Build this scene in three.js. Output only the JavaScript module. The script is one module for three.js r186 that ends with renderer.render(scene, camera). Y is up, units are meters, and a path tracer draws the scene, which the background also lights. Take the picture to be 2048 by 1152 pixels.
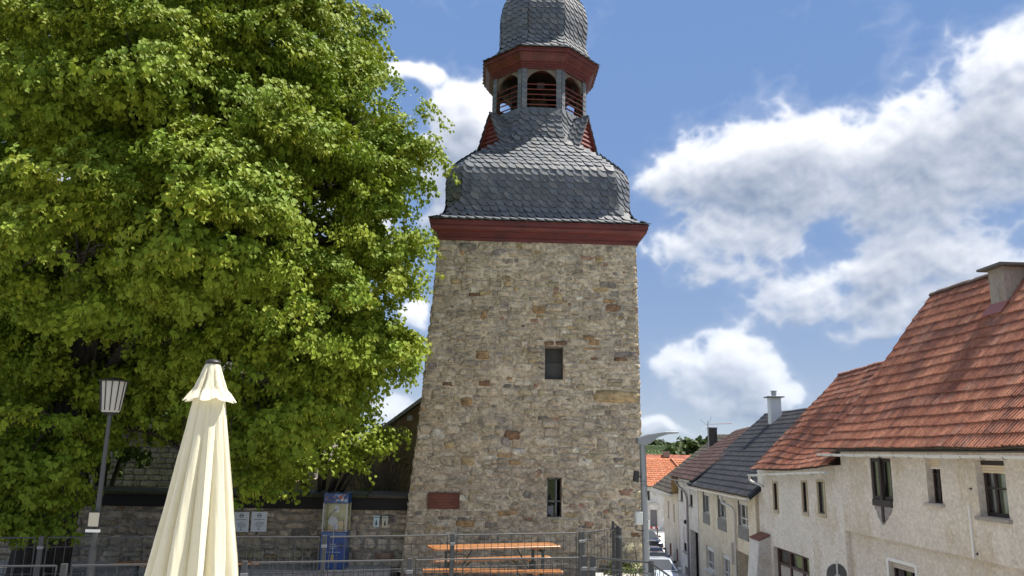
import * as THREE from 'three';
import { ImprovedNoise } from 'three/addons/math/ImprovedNoise.js';
import { mergeGeometries } from 'three/addons/utils/BufferGeometryUtils.js';
import { RoundedBoxGeometry } from 'three/addons/geometries/RoundedBoxGeometry.js';

// ---------------------------------------------------------------- camera, sky, sun, exposure
const D = Math.PI / 180;
const scene = new THREE.Scene();
const camera = new THREE.PerspectiveCamera(41.0, 16 / 9, 0.05, 2500);
camera.position.set(0, 2.2, 0);
camera.rotation.set(11.9 * D, -2.1 * D, 1.1 * D, 'YXZ');
const renderer = new THREE.WebGLRenderer({ antialias: true });
renderer.toneMapping = THREE.LinearToneMapping;
renderer.toneMappingExposure = 1.95;
renderer.shadowMap.enabled = true;

const SUN = new THREE.Vector3(0.46, 0.885, -0.085).normalize();
const sun = new THREE.DirectionalLight(new THREE.Color(1.0, 0.94, 0.84), 5.0);
sun.position.copy(SUN).multiplyScalar(80).add(new THREE.Vector3(2, 0, -20));
sun.target.position.set(2, 0, -20);
sun.castShadow = true;
sun.shadow.camera.left = -50; sun.shadow.camera.right = 50; sun.shadow.camera.top = 50; sun.shadow.camera.bottom = -50;
sun.shadow.camera.far = 250; sun.shadow.mapSize.set(4096, 4096);
scene.add(sun, sun.target);

const perlin = new ImprovedNoise();
const n3 = (x, y, z) => perlin.noise(x, y, z);
const sst = (a, b, x) => { const t = Math.min(1, Math.max(0, (x - a) / (b - a))); return t * t * (3 - 2 * t); };
const lerp = (a, b, t) => a + (b - a) * t;
{
  // cumulus banks: [azimuth, elevation, half width, half height] in degrees
  const banks = [[16.42, 20.63, 4.0, 2.8], [13.77, 19.71, 2.2, 1.6], [20.04, 20.01, 3.1, 2.1], [23.61, 21.03, 3.7, 2.7], [27.58, 20.2, 4.1, 2.3], [31.78, 21.2, 3.5, 2.8], [35.21, 22.75, 3.0, 3.3], [38.27, 20.26, 3.7, 4.7], [34.32, 16.94, 4.8, 2.8], [29.86, 16.91, 4.4, 2.3], [24.08, 17.56, 4.2, 1.7], [14.02, 14.64, 2.6, 2.2], [17.69, 15.57, 3.9, 2.1], [16.16, 13.12, 3.2, 1.3], [21.86, 14.61, 2.0, 1.4], [23.06, 11.73, 2.9, 1.4], [27.95, 12.43, 4.5, 2.0], [31.91, 12.73, 4.2, 1.9], [24.29, 10.27, 2.9, 1.4], [28.65, 9.35, 3.5, 1.5], [32.25, 10.09, 2.5, 1.6], [36.21, 11.01, 3.8, 2.5], [27.34, 8.25, 2.1, 0.7], [13.83, 6.64, 1.9, 1.6], [15.94, 5.91, 2.4, 2.2], [18.75, 6.95, 2.0, 1.6], [20.04, 5.17, 2.0, 2.1], [16.92, 4.13, 3.7, 1.4], [-1.88, 23.73, 2.8, 2.1], [-2.17, 20.85, 2.4, 2.9], [-2.82, 17.53, 2.3, 2.2], [-4.8, 26.74, 1.4, 0.6], [-0.67, 23.07, 1.6, 2.1], [37.4, 25.0, 1.6, 1.4], [-3.4, 19.4, 2.2, 2.6], [-1.4, 25.6, 1.6, 1.0], [-7.21, 27.25, 2.4, 0.7], [-4.78, 10.06, 1.5, 1.5], [-6.63, 2.7, 2.9, 1.4], [21.3, 3.78, 2.0, 0.7], [13.37, 1.99, 2.1, 0.5], [-10.44, 17.78, 4.5, 3.2]];
  const W = 4096, H = 2048, data = new Float32Array(W * H * 4);
  const fbm = (x, y, z, oct) => { let s = 0, a = 0.5, f = 1; for (let i = 0; i < oct; i++) { const n = n3(x * f, y * f, z * f); s += a * (i < 1 ? n : i < 5 ? 0.85 * (0.5 - Math.abs(n) * 2) + 0.25 * n : 0.6 * n); a *= 0.52; f *= 2.13; } return s; };
  const bank = (az, el) => { let q = 1; for (const [a, e, rx, ry] of banks) { if (Math.abs(az - a) > 2.8 * rx || Math.abs(el - e) > 2.8 * ry) continue; const dx = (az - a) / (rx * 1.04), dy = (el - e) / (ry * 1.0); const r = dx * dx + dy * dy; if (r < 6) q *= 1 - 0.96 * Math.exp(-1.05 * r); } return 1 - q; };
  const wide = (az, el) => sst(-24, -14, az) * sst(52, 44, az) * sst(40, 34, el);
  const dens = (az, el, oct) => {
    const c = Math.cos(el * D), x = Math.sin(az * D) * c, y = Math.sin(el * D), z = -Math.cos(az * D) * c;
    const n = fbm(x * 10 + 3.1, y * 12 + 1.7, z * 10 + 5.3, oct), k = wide(az, el);
    let f = 0;
    if (k < 1) f += (1 - k) * (0.46 + 1.1 * n3(x * 3.2 + 9, y * 5.2 + 4, z * 3.2));
    if (k > 0) f += k * bank(az + 1.1 * n3(x * 16, y * 16, z * 16) + 0.5 * n3(x * 38, y * 38, 4), el + 0.9 * n3(x * 15 + 7, y * 15, z * 15) + 0.45 * n3(x * 36, y * 36 + 5, 8));
    return f + (n - 0.10) * 0.95;
  };
  for (let j = 0; j < H; j++) {
    const el = ((j + 0.5) / H) * 180 - 90;
    for (let i = 0; i < W; i++) {
      const o = (j * W + i) * 4; data[o + 3] = 1;
      if (el < -1) { data[o] = 0.30; data[o + 1] = 0.31; data[o + 2] = 0.30; continue; }
      const az = (((i + 0.5) / W) * 360 - 180) + 90;      // column to compass angle right of -z
      const A = ((az + 540) % 360) - 180;
      const e = Math.max(0, el), h = Math.exp(-e / 11), g = Math.exp(-e / 4);
      let r = 0.088 + 0.135 * h + 0.10 * g, gg = 0.160 + 0.130 * h + 0.072 * g, b = 0.325 + 0.055 * h + 0.01 * g;
      const near = A > -24 && A < 52 && e < 40, f = dens(A, e, near ? 7 : 4);
      const body = sst(0.33, 0.62, f), veil = sst(0.05, 0.5, f);
      const al = (body * (0.80 + 0.18 * sst(0.55, 0.95, f)) + 0.14 * veil * (1 - body)) * (0.70 + 0.30 * sst(1, 12, e));
      if (al > 0.002) {
        // a column of cloud between here and the sun greys it; its rounded heads catch the light
        const f2 = dens(A + 0.9, e + 1.4, near ? 4 : 3), f3 = near ? dens(A + 0.30, e + 0.45, 6) : f2, f4 = near ? dens(A, e, 6) : f;
        const over = near ? bank(A + 0.8, e + 2.6) : Math.min(1, Math.max(0, f2));
        let lit = 1.04 - 0.54 * over - 0.30 * sst(0.2, 1.3, f2) - 0.62 * (f3 - f4) - 0.12 * sst(0.7, 1.4, f);
        lit = Math.min(1, Math.max(0, lit));
        const hz = Math.exp(-e / 9);
        const cr = lerp(0.13, 0.61, lit) * (1 - 0.12 * hz), cg = lerp(0.17, 0.615, lit) * (1 - 0.08 * hz), cb = lerp(0.245, 0.635, lit) * (1 - 0.03 * hz);
        r = lerp(r, cr, al); gg = lerp(gg, cg, al); b = lerp(b, cb, al);
      }
      data[o] = r; data[o + 1] = gg; data[o + 2] = b;
    }
  }
  const sky = new THREE.DataTexture(data, W, H, THREE.RGBAFormat, THREE.FloatType);
  sky.mapping = THREE.EquirectangularReflectionMapping; sky.magFilter = THREE.LinearFilter; sky.minFilter = THREE.LinearFilter; sky.needsUpdate = true;
  scene.background = sky; scene.environment = sky;
}
// scene.fog = new THREE.FogExp2(new THREE.Color(0.72, 0.80, 0.92), 0.0011);

// ---------------------------------------------------------------- helpers
function rng(seed) { let a = seed >>> 0; return () => { a |= 0; a = (a + 0x6d2b79f5) | 0; let t = Math.imul(a ^ (a >>> 15), 1 | a); t = (t + Math.imul(t ^ (t >>> 7), 61 | t)) ^ t; return ((t ^ (t >>> 14)) >>> 0) / 4294967296; }; }
const V = (x, y, z) => new THREE.Vector3(x, y, z);
const taken = new Map();
function numbered(n) { const k = taken.get(n) || 0; taken.set(n, k + 1); return k ? `${n}_${String(k).padStart(3, '0')}` : n; }
function shade(o) { o.traverse((m) => { if (m.isMesh) { m.castShadow = true; m.receiveShadow = true; } }); return o; }
function thing(name, label, category, [x, y, z] = [0, 0, 0], turn = 0, group) {
  const g = new THREE.Group(); g.name = numbered(name); g.position.set(x, y, z); g.rotation.y = turn; g.userData = { label, category };
  if (group) g.userData.group = group;
  scene.add(g); return g;
}
function structure(name, geo, mat) { const m = new THREE.Mesh(geo, mat); m.name = numbered(name); m.userData.kind = 'structure'; scene.add(m); return m; }
function part(name, geo, mat, parent, label) { const m = new THREE.Mesh(geo, mat); m.name = name; if (label) m.userData.label = label; parent.add(m); return m; }
const flat = (g) => { const q = g.index ? g.toNonIndexed() : g; q.computeVertexNormals(); return q; };
const box = (w, h, d, x = 0, y = 0, z = 0) => new THREE.BoxGeometry(w, h, d).translate(x, y, z);
const rbox = (w, h, d, r, x = 0, y = 0, z = 0, s = 1) => new RoundedBoxGeometry(w, h, d, s, r).translate(x, y, z);
const cyl = (r0, r1, h, x = 0, y = 0, z = 0, n = 16) => new THREE.CylinderGeometry(r0, r1, h, n).translate(x, y + h / 2, z);
function bar(a, b, r, n = 8, r2 = r) { const d = b.clone().sub(a), l = d.length(); const g = new THREE.CylinderGeometry(r2, r, l, n); g.translate(0, l / 2, 0); g.applyQuaternion(new THREE.Quaternion().setFromUnitVectors(V(0, 1, 0), d.normalize())); return g.translate(a.x, a.y, a.z); }
function tube(pts, r, seg = 24, n = 8) { return new THREE.TubeGeometry(new THREE.CatmullRomCurve3(pts.map((p) => (p.isVector3 ? p : V(...p)))), seg, r, n); }
const join = (list) => mergeGeometries(list.map((g) => { const q = g.index ? g.toNonIndexed() : g.clone(); for (const k of Object.keys(q.attributes)) if (!['position', 'normal', 'uv'].includes(k)) q.deleteAttribute(k); if (!q.attributes.uv) q.setAttribute('uv', new THREE.BufferAttribute(new Float32Array(q.attributes.position.count * 2), 2)); return q; }));
function meshFrom(pos, uv, idx) { const g = new THREE.BufferGeometry(); g.setAttribute('position', new THREE.Float32BufferAttribute(pos, 3)); if (uv) g.setAttribute('uv', new THREE.Float32BufferAttribute(uv, 2)); if (idx) g.setIndex(idx); g.computeVertexNormals(); return g; }
/** Pieces of a wall or roof: the `keep` weightiest each a mesh of its own, the others joined into one part with the same tints. */
function pieces(parent, name, items, mats, tints, joinedMat, keep, joinedName) {
  items = items.slice().sort((p, q) => q.w - p.w);
  for (const it of items.slice(0, keep)) { const m = new THREE.Mesh(it.g, mats[it.t]); m.name = name; if (it.m) m.applyMatrix4(it.m); if (it.label) m.userData.label = it.label; parent.add(m); }
  const rest = items.slice(keep); if (!rest.length) return;
  let n = 0; for (const it of rest) { it.f = it.g.index ? it.g.toNonIndexed() : it.g; n += it.f.attributes.position.count; }
  const P = new Float32Array(n * 3), N = new Float32Array(n * 3), U = new Float32Array(n * 2), C = new Float32Array(n * 3), v = V(), nm = new THREE.Matrix3(), I = new THREE.Matrix4();
  let k = 0;
  for (const it of rest) {
    const p = it.f.attributes.position, q = it.f.attributes.normal, u = it.f.attributes.uv, c = tints[it.t], m = it.m || I; nm.getNormalMatrix(m);
    const ou = (k * 0.618) % 7, ov = (k * 0.377) % 5;
    for (let i = 0; i < p.count; i++, k++) {
      v.fromBufferAttribute(p, i).applyMatrix4(m); P[k * 3] = v.x; P[k * 3 + 1] = v.y; P[k * 3 + 2] = v.z;
      v.fromBufferAttribute(q, i).applyMatrix3(nm).normalize(); N[k * 3] = v.x; N[k * 3 + 1] = v.y; N[k * 3 + 2] = v.z;
      U[k * 2] = (u ? u.getX(i) : 0) + ou; U[k * 2 + 1] = (u ? u.getY(i) : 0) + ov;
      C[k * 3] = c.r; C[k * 3 + 1] = c.g; C[k * 3 + 2] = c.b;
    }
  }
  const g = new THREE.BufferGeometry();
  g.setAttribute('position', new THREE.BufferAttribute(P, 3)); g.setAttribute('normal', new THREE.BufferAttribute(N, 3)); g.setAttribute('uv', new THREE.BufferAttribute(U, 2)); g.setAttribute('color', new THREE.BufferAttribute(C, 3));
  const m = part(joinedName, g, joinedMat, parent); m.userData.kind = 'stuff';
}

// ---------------------------------------------------------------- procedural textures (all tile; values are colour and relief of the matter only)
function lattice(seed, per) { const r = rng(seed), t = new Float32Array(per * per); for (let i = 0; i < t.length; i++) t[i] = r(); return (x, y) => { const xi = Math.floor(x), yi = Math.floor(y); let fx = x - xi, fy = y - yi; fx = fx * fx * (3 - 2 * fx); fy = fy * fy * (3 - 2 * fy); const a = ((xi % per) + per) % per, b = (a + 1) % per, c = ((yi % per) + per) % per, d = (c + 1) % per; return lerp(lerp(t[c * per + a], t[c * per + b], fx), lerp(t[d * per + a], t[d * per + b], fx), fy); }; }
function fbmTile(seed, base, oct, gain = 0.5, sx = 1, sy = 1) { const L = []; for (let i = 0; i < oct; i++) L.push([lattice(seed + i * 17, Math.round(base * 2 ** i)), Math.round(base * 2 ** i)]); return (u, v) => { let s = 0, a = 1, w = 0; for (const [f, p] of L) { s += a * f(u * p * sx, v * p * sy); w += a; a *= gain; } return s / w; }; }
function tex(size, fn, color, repeatM) {
  const d = new Uint8Array(size * size * 4);
  for (let j = 0; j < size; j++) for (let i = 0; i < size; i++) { const c = fn(i / size, j / size), o = (j * size + i) * 4; if (typeof c === 'number') d[o] = d[o + 1] = d[o + 2] = Math.max(0, Math.min(255, c * 255)); else { d[o] = Math.max(0, Math.min(255, c[0] * 255)); d[o + 1] = Math.max(0, Math.min(255, c[1] * 255)); d[o + 2] = Math.max(0, Math.min(255, c[2] * 255)); } d[o + 3] = 255; }
  const t = new THREE.DataTexture(d, size, size, THREE.RGBAFormat); t.wrapS = t.wrapT = THREE.RepeatWrapping; t.magFilter = THREE.LinearFilter; t.minFilter = THREE.LinearMipmapLinearFilter; t.generateMipmaps = true;
  if (color) t.colorSpace = THREE.SRGBColorSpace; t.repeat.set(1 / repeatM, 1 / repeatM); t.needsUpdate = true; return t;
}
const canvasTex = (w, h, draw) => { const c = document.createElement('canvas'); c.width = w; c.height = h; draw(c.getContext('2d'), w, h); const t = new THREE.CanvasTexture(c); t.colorSpace = THREE.SRGBColorSpace; return t; };
const T = {};
{
  const a = fbmTile(11, 6, 6, 0.62), b = fbmTile(31, 14, 5, 0.6), c = fbmTile(51, 60, 3, 0.6);
  T.stone = tex(512, (u, v) => { const k = 0.58 + 0.56 * a(u, v) + 0.44 * (b(u, v) - 0.5) + 0.40 * (c(u, v) - 0.5); const w = (b(v, u) - 0.5) * 0.10; return [k + w, k, k - w * 1.2]; }, true, 0.9);
  T.stoneB = tex(512, (u, v) => 0.5 * a(u, v) + 0.35 * b(u, v) + 0.25 * c(u, v), false, 0.9);
  const m1 = fbmTile(71, 5, 6, 0.62), m2 = fbmTile(72, 40, 4, 0.65);
  T.mortar = tex(1024, (u, v) => { const k = 0.52 + 0.52 * m1(u, v) + 0.55 * (m2(u, v) - 0.42); const w = (m1(v, u) - 0.5) * 0.12; return [k + w * 0.6, k, k - w]; }, true, 2.3);
  T.mortarB = tex(768, (u, v) => 0.55 * m1(u, v) + 0.45 * m2(u, v), false, 2.3);
  const s1 = fbmTile(91, 5, 5, 0.55), s2 = fbmTile(92, 30, 4, 0.6, 1, 1);
  T.slate = tex(512, (u, v) => { const k = 0.62 + 0.42 * s1(u, v) + 0.26 * (s2(u, v) - 0.5); const w = (s1(v, u) - 0.5) * 0.12; return [k + w, k, k - w]; }, true, 0.8);
  T.slateB = tex(512, (u, v) => 0.6 * s1(u, v) + 0.4 * s2(u, v), false, 0.8);
  const t1 = fbmTile(111, 5, 5, 0.6), t2 = fbmTile(112, 36, 4, 0.65), t3 = fbmTile(113, 7, 4, 0.55);
  T.tile = tex(512, (u, v) => { let k = 0.66 + 0.38 * t1(u, v) + 0.44 * (t2(u, v) - 0.5); const lich = sst(0.60, 0.72, t3(u, v)) * sst(0.42, 0.6, t2(v, u)); return [lerp(k, 0.60, lich * 0.5), lerp(k, 0.63, lich * 0.5), lerp(k, 0.60, lich * 0.5)]; }, true, 1.1);
  T.tileB = tex(512, (u, v) => 0.5 * t1(u, v) + 0.5 * t2(u, v), false, 1.1);
  // rough-cast render: pale ground, grey-brown weathering with ragged outline, fine grit
  const p1 = fbmTile(131, 4, 6, 0.58), p2 = fbmTile(132, 90, 3, 0.7), p3 = fbmTile(133, 9, 6, 0.66, 1.0, 0.5), p4 = fbmTile(134, 24, 5, 0.6, 2, 0.5);
  T.plaster = tex(1024, (u, v) => { const dirt = sst(0.50, 0.62, p1(u, v) * 0.40 + p3(u, v) * 0.60), st = sst(0.54, 0.70, p4(u, v)) * 0.30; const g = 0.90 + 0.12 * (p3(v, u) - 0.5) + 0.22 * (p2(u, v) - 0.5), q = Math.min(1, dirt * 0.45 + st * dirt); return [lerp(g, 0.84 * (0.72 + 0.5 * p2(v, u)), q), lerp(g * 0.985, 0.80 * (0.72 + 0.5 * p2(v, u)), q), lerp(g * 0.965, 0.72 * (0.72 + 0.5 * p2(v, u)), q)]; }, true, 5.3);
  T.plasterB = tex(768, (u, v) => 0.25 * p1(u, v) + 0.75 * p2(u, v), false, 2.1);
  const w1 = fbmTile(151, 4, 5, 0.6, 1, 10), w2 = fbmTile(152, 8, 4, 0.6);
  T.wood = tex(512, (u, v) => { const k = 0.84 + 0.4 * (w1(u, v) - 0.5) + 0.25 * (w2(u, v) - 0.5); return k; }, true, 0.7);
  T.woodB = tex(512, (u, v) => w1(u, v), false, 0.7);
  const q1 = fbmTile(161, 5, 5, 0.6, 3, 1), q2 = fbmTile(162, 40, 3, 0.6), q3 = fbmTile(163, 9, 5, 0.62, 2, 1);
  T.paint = tex(512, (u, v) => { const k = 0.80 + 0.34 * (q1(u, v) - 0.5) + 0.20 * (q2(u, v) - 0.5), fl = sst(0.64, 0.70, q3(u, v)) * 0.55; return [lerp(k, 0.62, fl), lerp(k, 0.82, fl), lerp(k, 0.85, fl)]; }, true, 1.3);
  const g1 = fbmTile(171, 5, 6, 0.6), g2 = fbmTile(172, 80, 3, 0.7);
  T.ground = tex(512, (u, v) => 0.82 + 0.32 * (g1(u, v) - 0.5) + 0.35 * (g2(u, v) - 0.5), true, 3.1);
  T.groundB = tex(512, (u, v) => 0.4 * g1(u, v) + 0.6 * g2(u, v), false, 3.1);
  const b1 = fbmTile(191, 6, 5, 0.6, 3, 0.6), b2 = fbmTile(192, 30, 3, 0.6);
  T.bark = tex(512, (u, v) => 0.4 + 0.5 * b1(u, v) + 0.2 * (b2(u, v) - 0.5), true, 0.8);
  T.barkB = tex(512, (u, v) => b1(u, v), false, 0.8);
}
const lin = (r, g, b) => new THREE.Color().setRGB(r, g, b);
const M = (c, o = {}) => new THREE.MeshStandardMaterial({ color: Array.isArray(c) ? lin(...c) : c, roughness: 0.85, side: THREE.DoubleSide, ...o });
const MP = (c, o = {}) => new THREE.MeshPhysicalMaterial({ color: Array.isArray(c) ? lin(...c) : c, roughness: 0.85, side: THREE.DoubleSide, ...o });
const mixTints = (list) => list.map((c) => lin(...c));
// ---------------------------------------------------------------- materials
const mat = {
  mortar: M([0.62, 0.525, 0.39], { map: T.mortar, bumpMap: T.mortarB, bumpScale: 0.045, roughness: 0.95 }),
  slateBase: M([0.23, 0.17, 0.12], { map: T.wood, roughness: 0.9 }),
  red: M([0.185, 0.034, 0.028], { map: T.paint, bumpMap: T.woodB, bumpScale: 0.002, roughness: 0.55 }),
  redSlat: M([0.26, 0.05, 0.04], { map: T.paint, bumpMap: T.woodB, bumpScale: 0.003, roughness: 0.6 }),
  oldWood: M([0.26, 0.21, 0.17], { map: T.wood, bumpMap: T.woodB, bumpScale: 0.004 }),
  darkWood: M([0.045, 0.028, 0.024], { map: T.wood, bumpMap: T.woodB, bumpScale: 0.002, roughness: 0.6 }),
  zinc: M([0.42, 0.43, 0.44], { roughness: 0.42, metalness: 0.5, bumpMap: T.slateB, bumpScale: 0.001 }),
  steel: M([0.17, 0.18, 0.19], { roughness: 0.45, metalness: 0.35 }),
  lead: M([0.20, 0.21, 0.23], { roughness: 0.5, metalness: 0.4 }),
  glass: MP([0.9, 0.93, 0.95], { transmission: 1, thickness: 0, roughness: 0.03, ior: 1.5 }),
  darkGlass: MP([0.05, 0.055, 0.06], { roughness: 0.06, ior: 1.5 }),
  white: M([0.74, 0.73, 0.70], { roughness: 0.5 }),
  black: M([0.015, 0.015, 0.016], { roughness: 0.5 }),
};

// ---------------------------------------------------------------- ground, street, terrain
const streetY = (z) => { const p = [[20, -1.6], [-5, -2.2], [-15, -2.7], [-24, -3.25], [-32, -3.75], [-40, -4.35], [-50, -5.1], [-60, -5.45], [-78, -5.3], [-100, -4.4], [-140, -2.6]]; for (let i = 0; i < p.length - 1; i++) if (z <= p[i][0] && z >= p[i + 1][0]) return lerp(p[i][1], p[i + 1][1], (z - p[i][0]) / (p[i + 1][0] - p[i][0])); return z > 0 ? -1.6 : -2.6; };
const farY = (x, z) => { const d = Math.hypot(x, z); const f = sst(140, 330, d); return streetY(Math.max(-140, Math.min(20, z))) - 0.12 + f * 6.6 + sst(250, 700, d) * 4 + 1.6 * n3(x * 0.012, z * 0.012, 3.3) * f; };
{
  const asphalt = M([0.60, 0.58, 0.55], { map: T.ground, bumpMap: T.groundB, bumpScale: 0.008, roughness: 0.95 });
  const grass = M([0.13, 0.16, 0.055], { map: T.ground, roughness: 1 });
  // terrain: one sheet to the horizon
  const pos = [], uv = [], idx = [], rad = [], NA = 144;
  for (let i = 0; i < 70; i++) rad.push(2 + 1.4 * i * Math.pow(1.075, i * 0.85));
  for (let i = 0; i < rad.length; i++) for (let j = 0; j <= NA; j++) { const a = (j / NA) * Math.PI * 2, r = rad[i], x = Math.sin(a) * r + 8, z = -Math.cos(a) * r - 20; pos.push(x, farY(x, z) - 0.15, z); uv.push(x, z); }
  for (let i = 0; i < rad.length - 1; i++) for (let j = 0; j < NA; j++) { const k = i * (NA + 1) + j; idx.push(k, k + 1, k + NA + 1, k + 1, k + NA + 2, k + NA + 1); }
  structure('terrain', meshFrom(pos, uv, idx), grass);
  // street strip down the hill
  const sp = [], su = [], si = []; let k = 0;
  const cx = (z) => 7.2 + (z < -24 ? (-24 - z) * 0.055 : 0) + (z < -54 ? (-54 - z) * 0.10 : 0);
  for (let z = 16; z >= -100; z -= 2) { const c = cx(z), y = streetY(z); const w = z < -60 ? 9 : 6; sp.push(c - w, y, z, c + w, y, z); su.push(-w, z, w, z); if (k) { const n = k * 2; si.push(n - 2, n - 1, n, n - 1, n + 1, n); } k++; }
  structure('street', meshFrom(sp, su, si), asphalt);
  // pavement along the house fronts, with kerb
  const pave = M([0.55, 0.53, 0.50], { map: T.ground, bumpMap: T.groundB, bumpScale: 0.006 });
  const pts = [[10.0, 11.0, 12], [10.0, 11.0, -23.7], [10.15, 11.2, -31.6], [10.2, 11.25, -32], [10.95, 11.95, -43], [11.5, 12.5, -49.5], [12.3, 13.2, -57]];
  const pp = [], pu = [], pi = [];
  pts.forEach(([x0, x1, z], i) => { const y = streetY(z) + 0.12; pp.push(x0, y - 0.14, z, x0, y, z, x1 + 0.1, y, z); pu.push(-0.14, z, 0, z, 1, z); if (i) { const n = i * 3; pi.push(n - 3, n - 2, n, n - 2, n + 1, n, n - 2, n - 1, n + 1, n - 1, n + 2, n + 1); } });
  structure('pavement', meshFrom(pp, pu, pi), pave);
  // terrace: concrete slab in front of the tower, its edge standing above the street
  const sh = new THREE.Shape(); [[-26, 6], [2.62, 6], [2.62, -14.1], [3.0, -14.4], [3.0, -15.5], [2.15, -15.5], [2.15, -13.62], [-6.2, -13.62], [-6.2, -14.85], [-1.62, -14.85], [-1.62, -15.9], [-1.3, -16.2], [-1.3, -19], [-26, -19]].forEach(([x, z], i) => (i ? sh.lineTo(x, -z) : sh.moveTo(x, -z)));
  const slab = new THREE.ExtrudeGeometry(sh, { depth: 4.4, bevelEnabled: false }).rotateX(-Math.PI / 2).translate(0, -4.4, 0);
  structure('terrace_ground', slab, M([0.62, 0.59, 0.55], { map: T.ground, bumpMap: T.groundB, bumpScale: 0.006, roughness: 0.95 }));
  structure('planting_bed', box(8.5, 0.3, 2.0, -2.02, -0.75, -14.6), M([0.12, 0.09, 0.065], { map: T.ground, bumpMap: T.groundB, bumpScale: 0.03 }));
  // churchyard behind the garden wall
  structure('churchyard_ground', box(26, 0.06, 30, -14.6, -0.01, -31), grass);
}

// ---------------------------------------------------------------- stone pieces
const stoneTints = mixTints([[0.555, 0.465, 0.34], [0.53, 0.45, 0.335], [0.60, 0.51, 0.38], [0.50, 0.42, 0.315], [0.66, 0.575, 0.44], [0.51, 0.385, 0.21], [0.47, 0.31, 0.16], [0.28, 0.165, 0.10], [0.40, 0.335, 0.295], [0.47, 0.41, 0.27], [0.28, 0.25, 0.21], [0.78, 0.72, 0.58], [0.42, 0.26, 0.18]]);
const stoneMats = stoneTints.map((c) => M(c, { map: T.stone, bumpMap: T.stoneB, bumpScale: 0.03, roughness: 0.95 }));
const stoneJoined = M([1, 1, 1], { map: T.stone, bumpMap: T.stoneB, bumpScale: 0.03, roughness: 0.95, vertexColors: true });
const stonePick = (r) => { const k = r(); return k < 0.26 ? 0 : k < 0.45 ? 1 : k < 0.60 ? 2 : k < 0.73 ? 3 : k < 0.83 ? 4 : k < 0.85 ? 5 : k < 0.858 ? 6 : k < 0.866 ? 7 : k < 0.89 ? 8 : k < 0.95 ? 9 : k < 0.975 ? 10 : k < 0.992 ? 11 : 12; };
/** One rough stone in the wall's own plane: outline with worn corners, a bevel and a hewn face; z is out of the wall. */
function stone(r, w, h, out, rough = 1) {
  const n = 12, ring = [], c = Math.min(w, h) * (0.12 + 0.14 * r());
  const ex = w / 2, ey = h / 2, o = [];
  const q = [[-ex + c, -ey], [0, -ey], [ex - c, -ey], [ex, -ey + c], [ex, 0], [ex, ey - c], [ex - c, ey], [0, ey], [-ex + c, ey], [-ex, ey - c], [-ex, 0], [-ex, -ey + c]];
  const j = Math.min(w, h) * 0.12 * rough;
  for (const [x, y] of q) o.push([x + (r() - 0.5) * 2 * j, y + (r() - 0.5) * 2 * j]);
  const pos = [], uv = [], idx = [], u0 = r() * 9, v0 = r() * 9;
  const put = (x, y, z) => { pos.push(x, y, z); uv.push(x + u0, y + v0); };
  for (const [x, y] of o) put(x, y, -0.05);
  for (const [x, y] of o) put(x * 0.985, y * 0.98, out * (0.25 + 0.3 * r()));
  for (const [x, y] of o) { const k = 1 - Math.min(0.3, 0.028 / Math.min(ex, ey)); put(x * (k - 0.04 * r()), y * (k - 0.06 * r()), out * (0.75 + 0.5 * r())); }
  for (let i = 0; i < n; i += 1) { const k = i / n; put(o[i][0] * 0.45, o[i][1] * 0.42, out * (0.85 + 0.55 * r())); }
  put(0, 0, out * (0.9 + 0.4 * r()));
  for (let a = 0; a < 3; a++) for (let i = 0; i < n; i++) { const p = a * n + i, s = a * n + ((i + 1) % n); idx.push(p, s, p + n, s, s + n, p + n); }
  for (let i = 0; i < n; i++) idx.push(3 * n + i, 3 * n + ((i + 1) % n), 4 * n);
  return meshFrom(pos, uv, idx);
}
/** Rubble courses over [x0(y), x1(y)] x [ya, yb]; holes are openings {x0,x1,y0,y1}; fixed are set stones. Calls put(x, y, w, h). */
function rubble(r, x0, x1, ya, yb, hMin, hMax, wMin, wMax, holes, put0, wild = 0) {
  const put = wild ? (x, y, w, h) => { const e = 0.35 + 0.65 * sst(0, 0.35, Math.min(x - x0(y), x1(y) - x)); let free = 1; for (const q of holes) free = Math.min(free, sst(0.05, 0.3, Math.max(q.x0 - x - w / 2, x - w / 2 - q.x1, q.y0 - y - h / 2, y - h / 2 - q.y1))); put0(x + wild * 0.6 * n3(x * 1.1 + 3, y * 2.1, 7) * e * free, y + wild * (n3(x * 1.3, y * 0.9, 5) + 0.5 * n3(x * 3.1, y * 2.2, 1)) * free, w * (0.9 + 0.2 * r()), h * (0.84 + 0.26 * r())); } : put0;
  let y = ya;
  while (y < yb - 0.04) {
    let h = lerp(hMin, hMax, r() ** 1.4); if (yb - y - h < hMin * 0.7) h = yb - y;
    const yc = y + h / 2; let x = x0(yc); const xe = x1(yc);
    while (x < xe - 0.02) {
      let w = lerp(wMin, wMax, r() ** 1.6) * (0.6 + 0.5 * h / hMax); if (xe - x - w < wMin * 0.8) w = xe - x;
      let skip = false;
      for (const q of holes) if (x < q.x1 && x + w > q.x0 && y + h * 0.5 > q.y0 && yc < q.y1) { if (x < q.x0 - 0.06) w = q.x0 - x; else { x = q.x1; skip = true; } break; }
      if (skip) continue;
      const gap = 0.012 + 0.016 * r(), dy = (r() - 0.5) * 0.02;
      if (h > 0.14 && w < 0.42 && r() < 0.34) { const f = 0.4 + 0.2 * r(); put(x + w / 2, y + h * f / 2, w - gap, h * f - gap); put(x + w / 2, y + h * (1 + f) / 2, w - gap, h * (1 - f) - gap); }
      else put(x + w / 2, yc + dy, w - gap, h - gap + (r() - 0.5) * 0.02);
      x += w;
    }
    y += h;
  }
}
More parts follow.
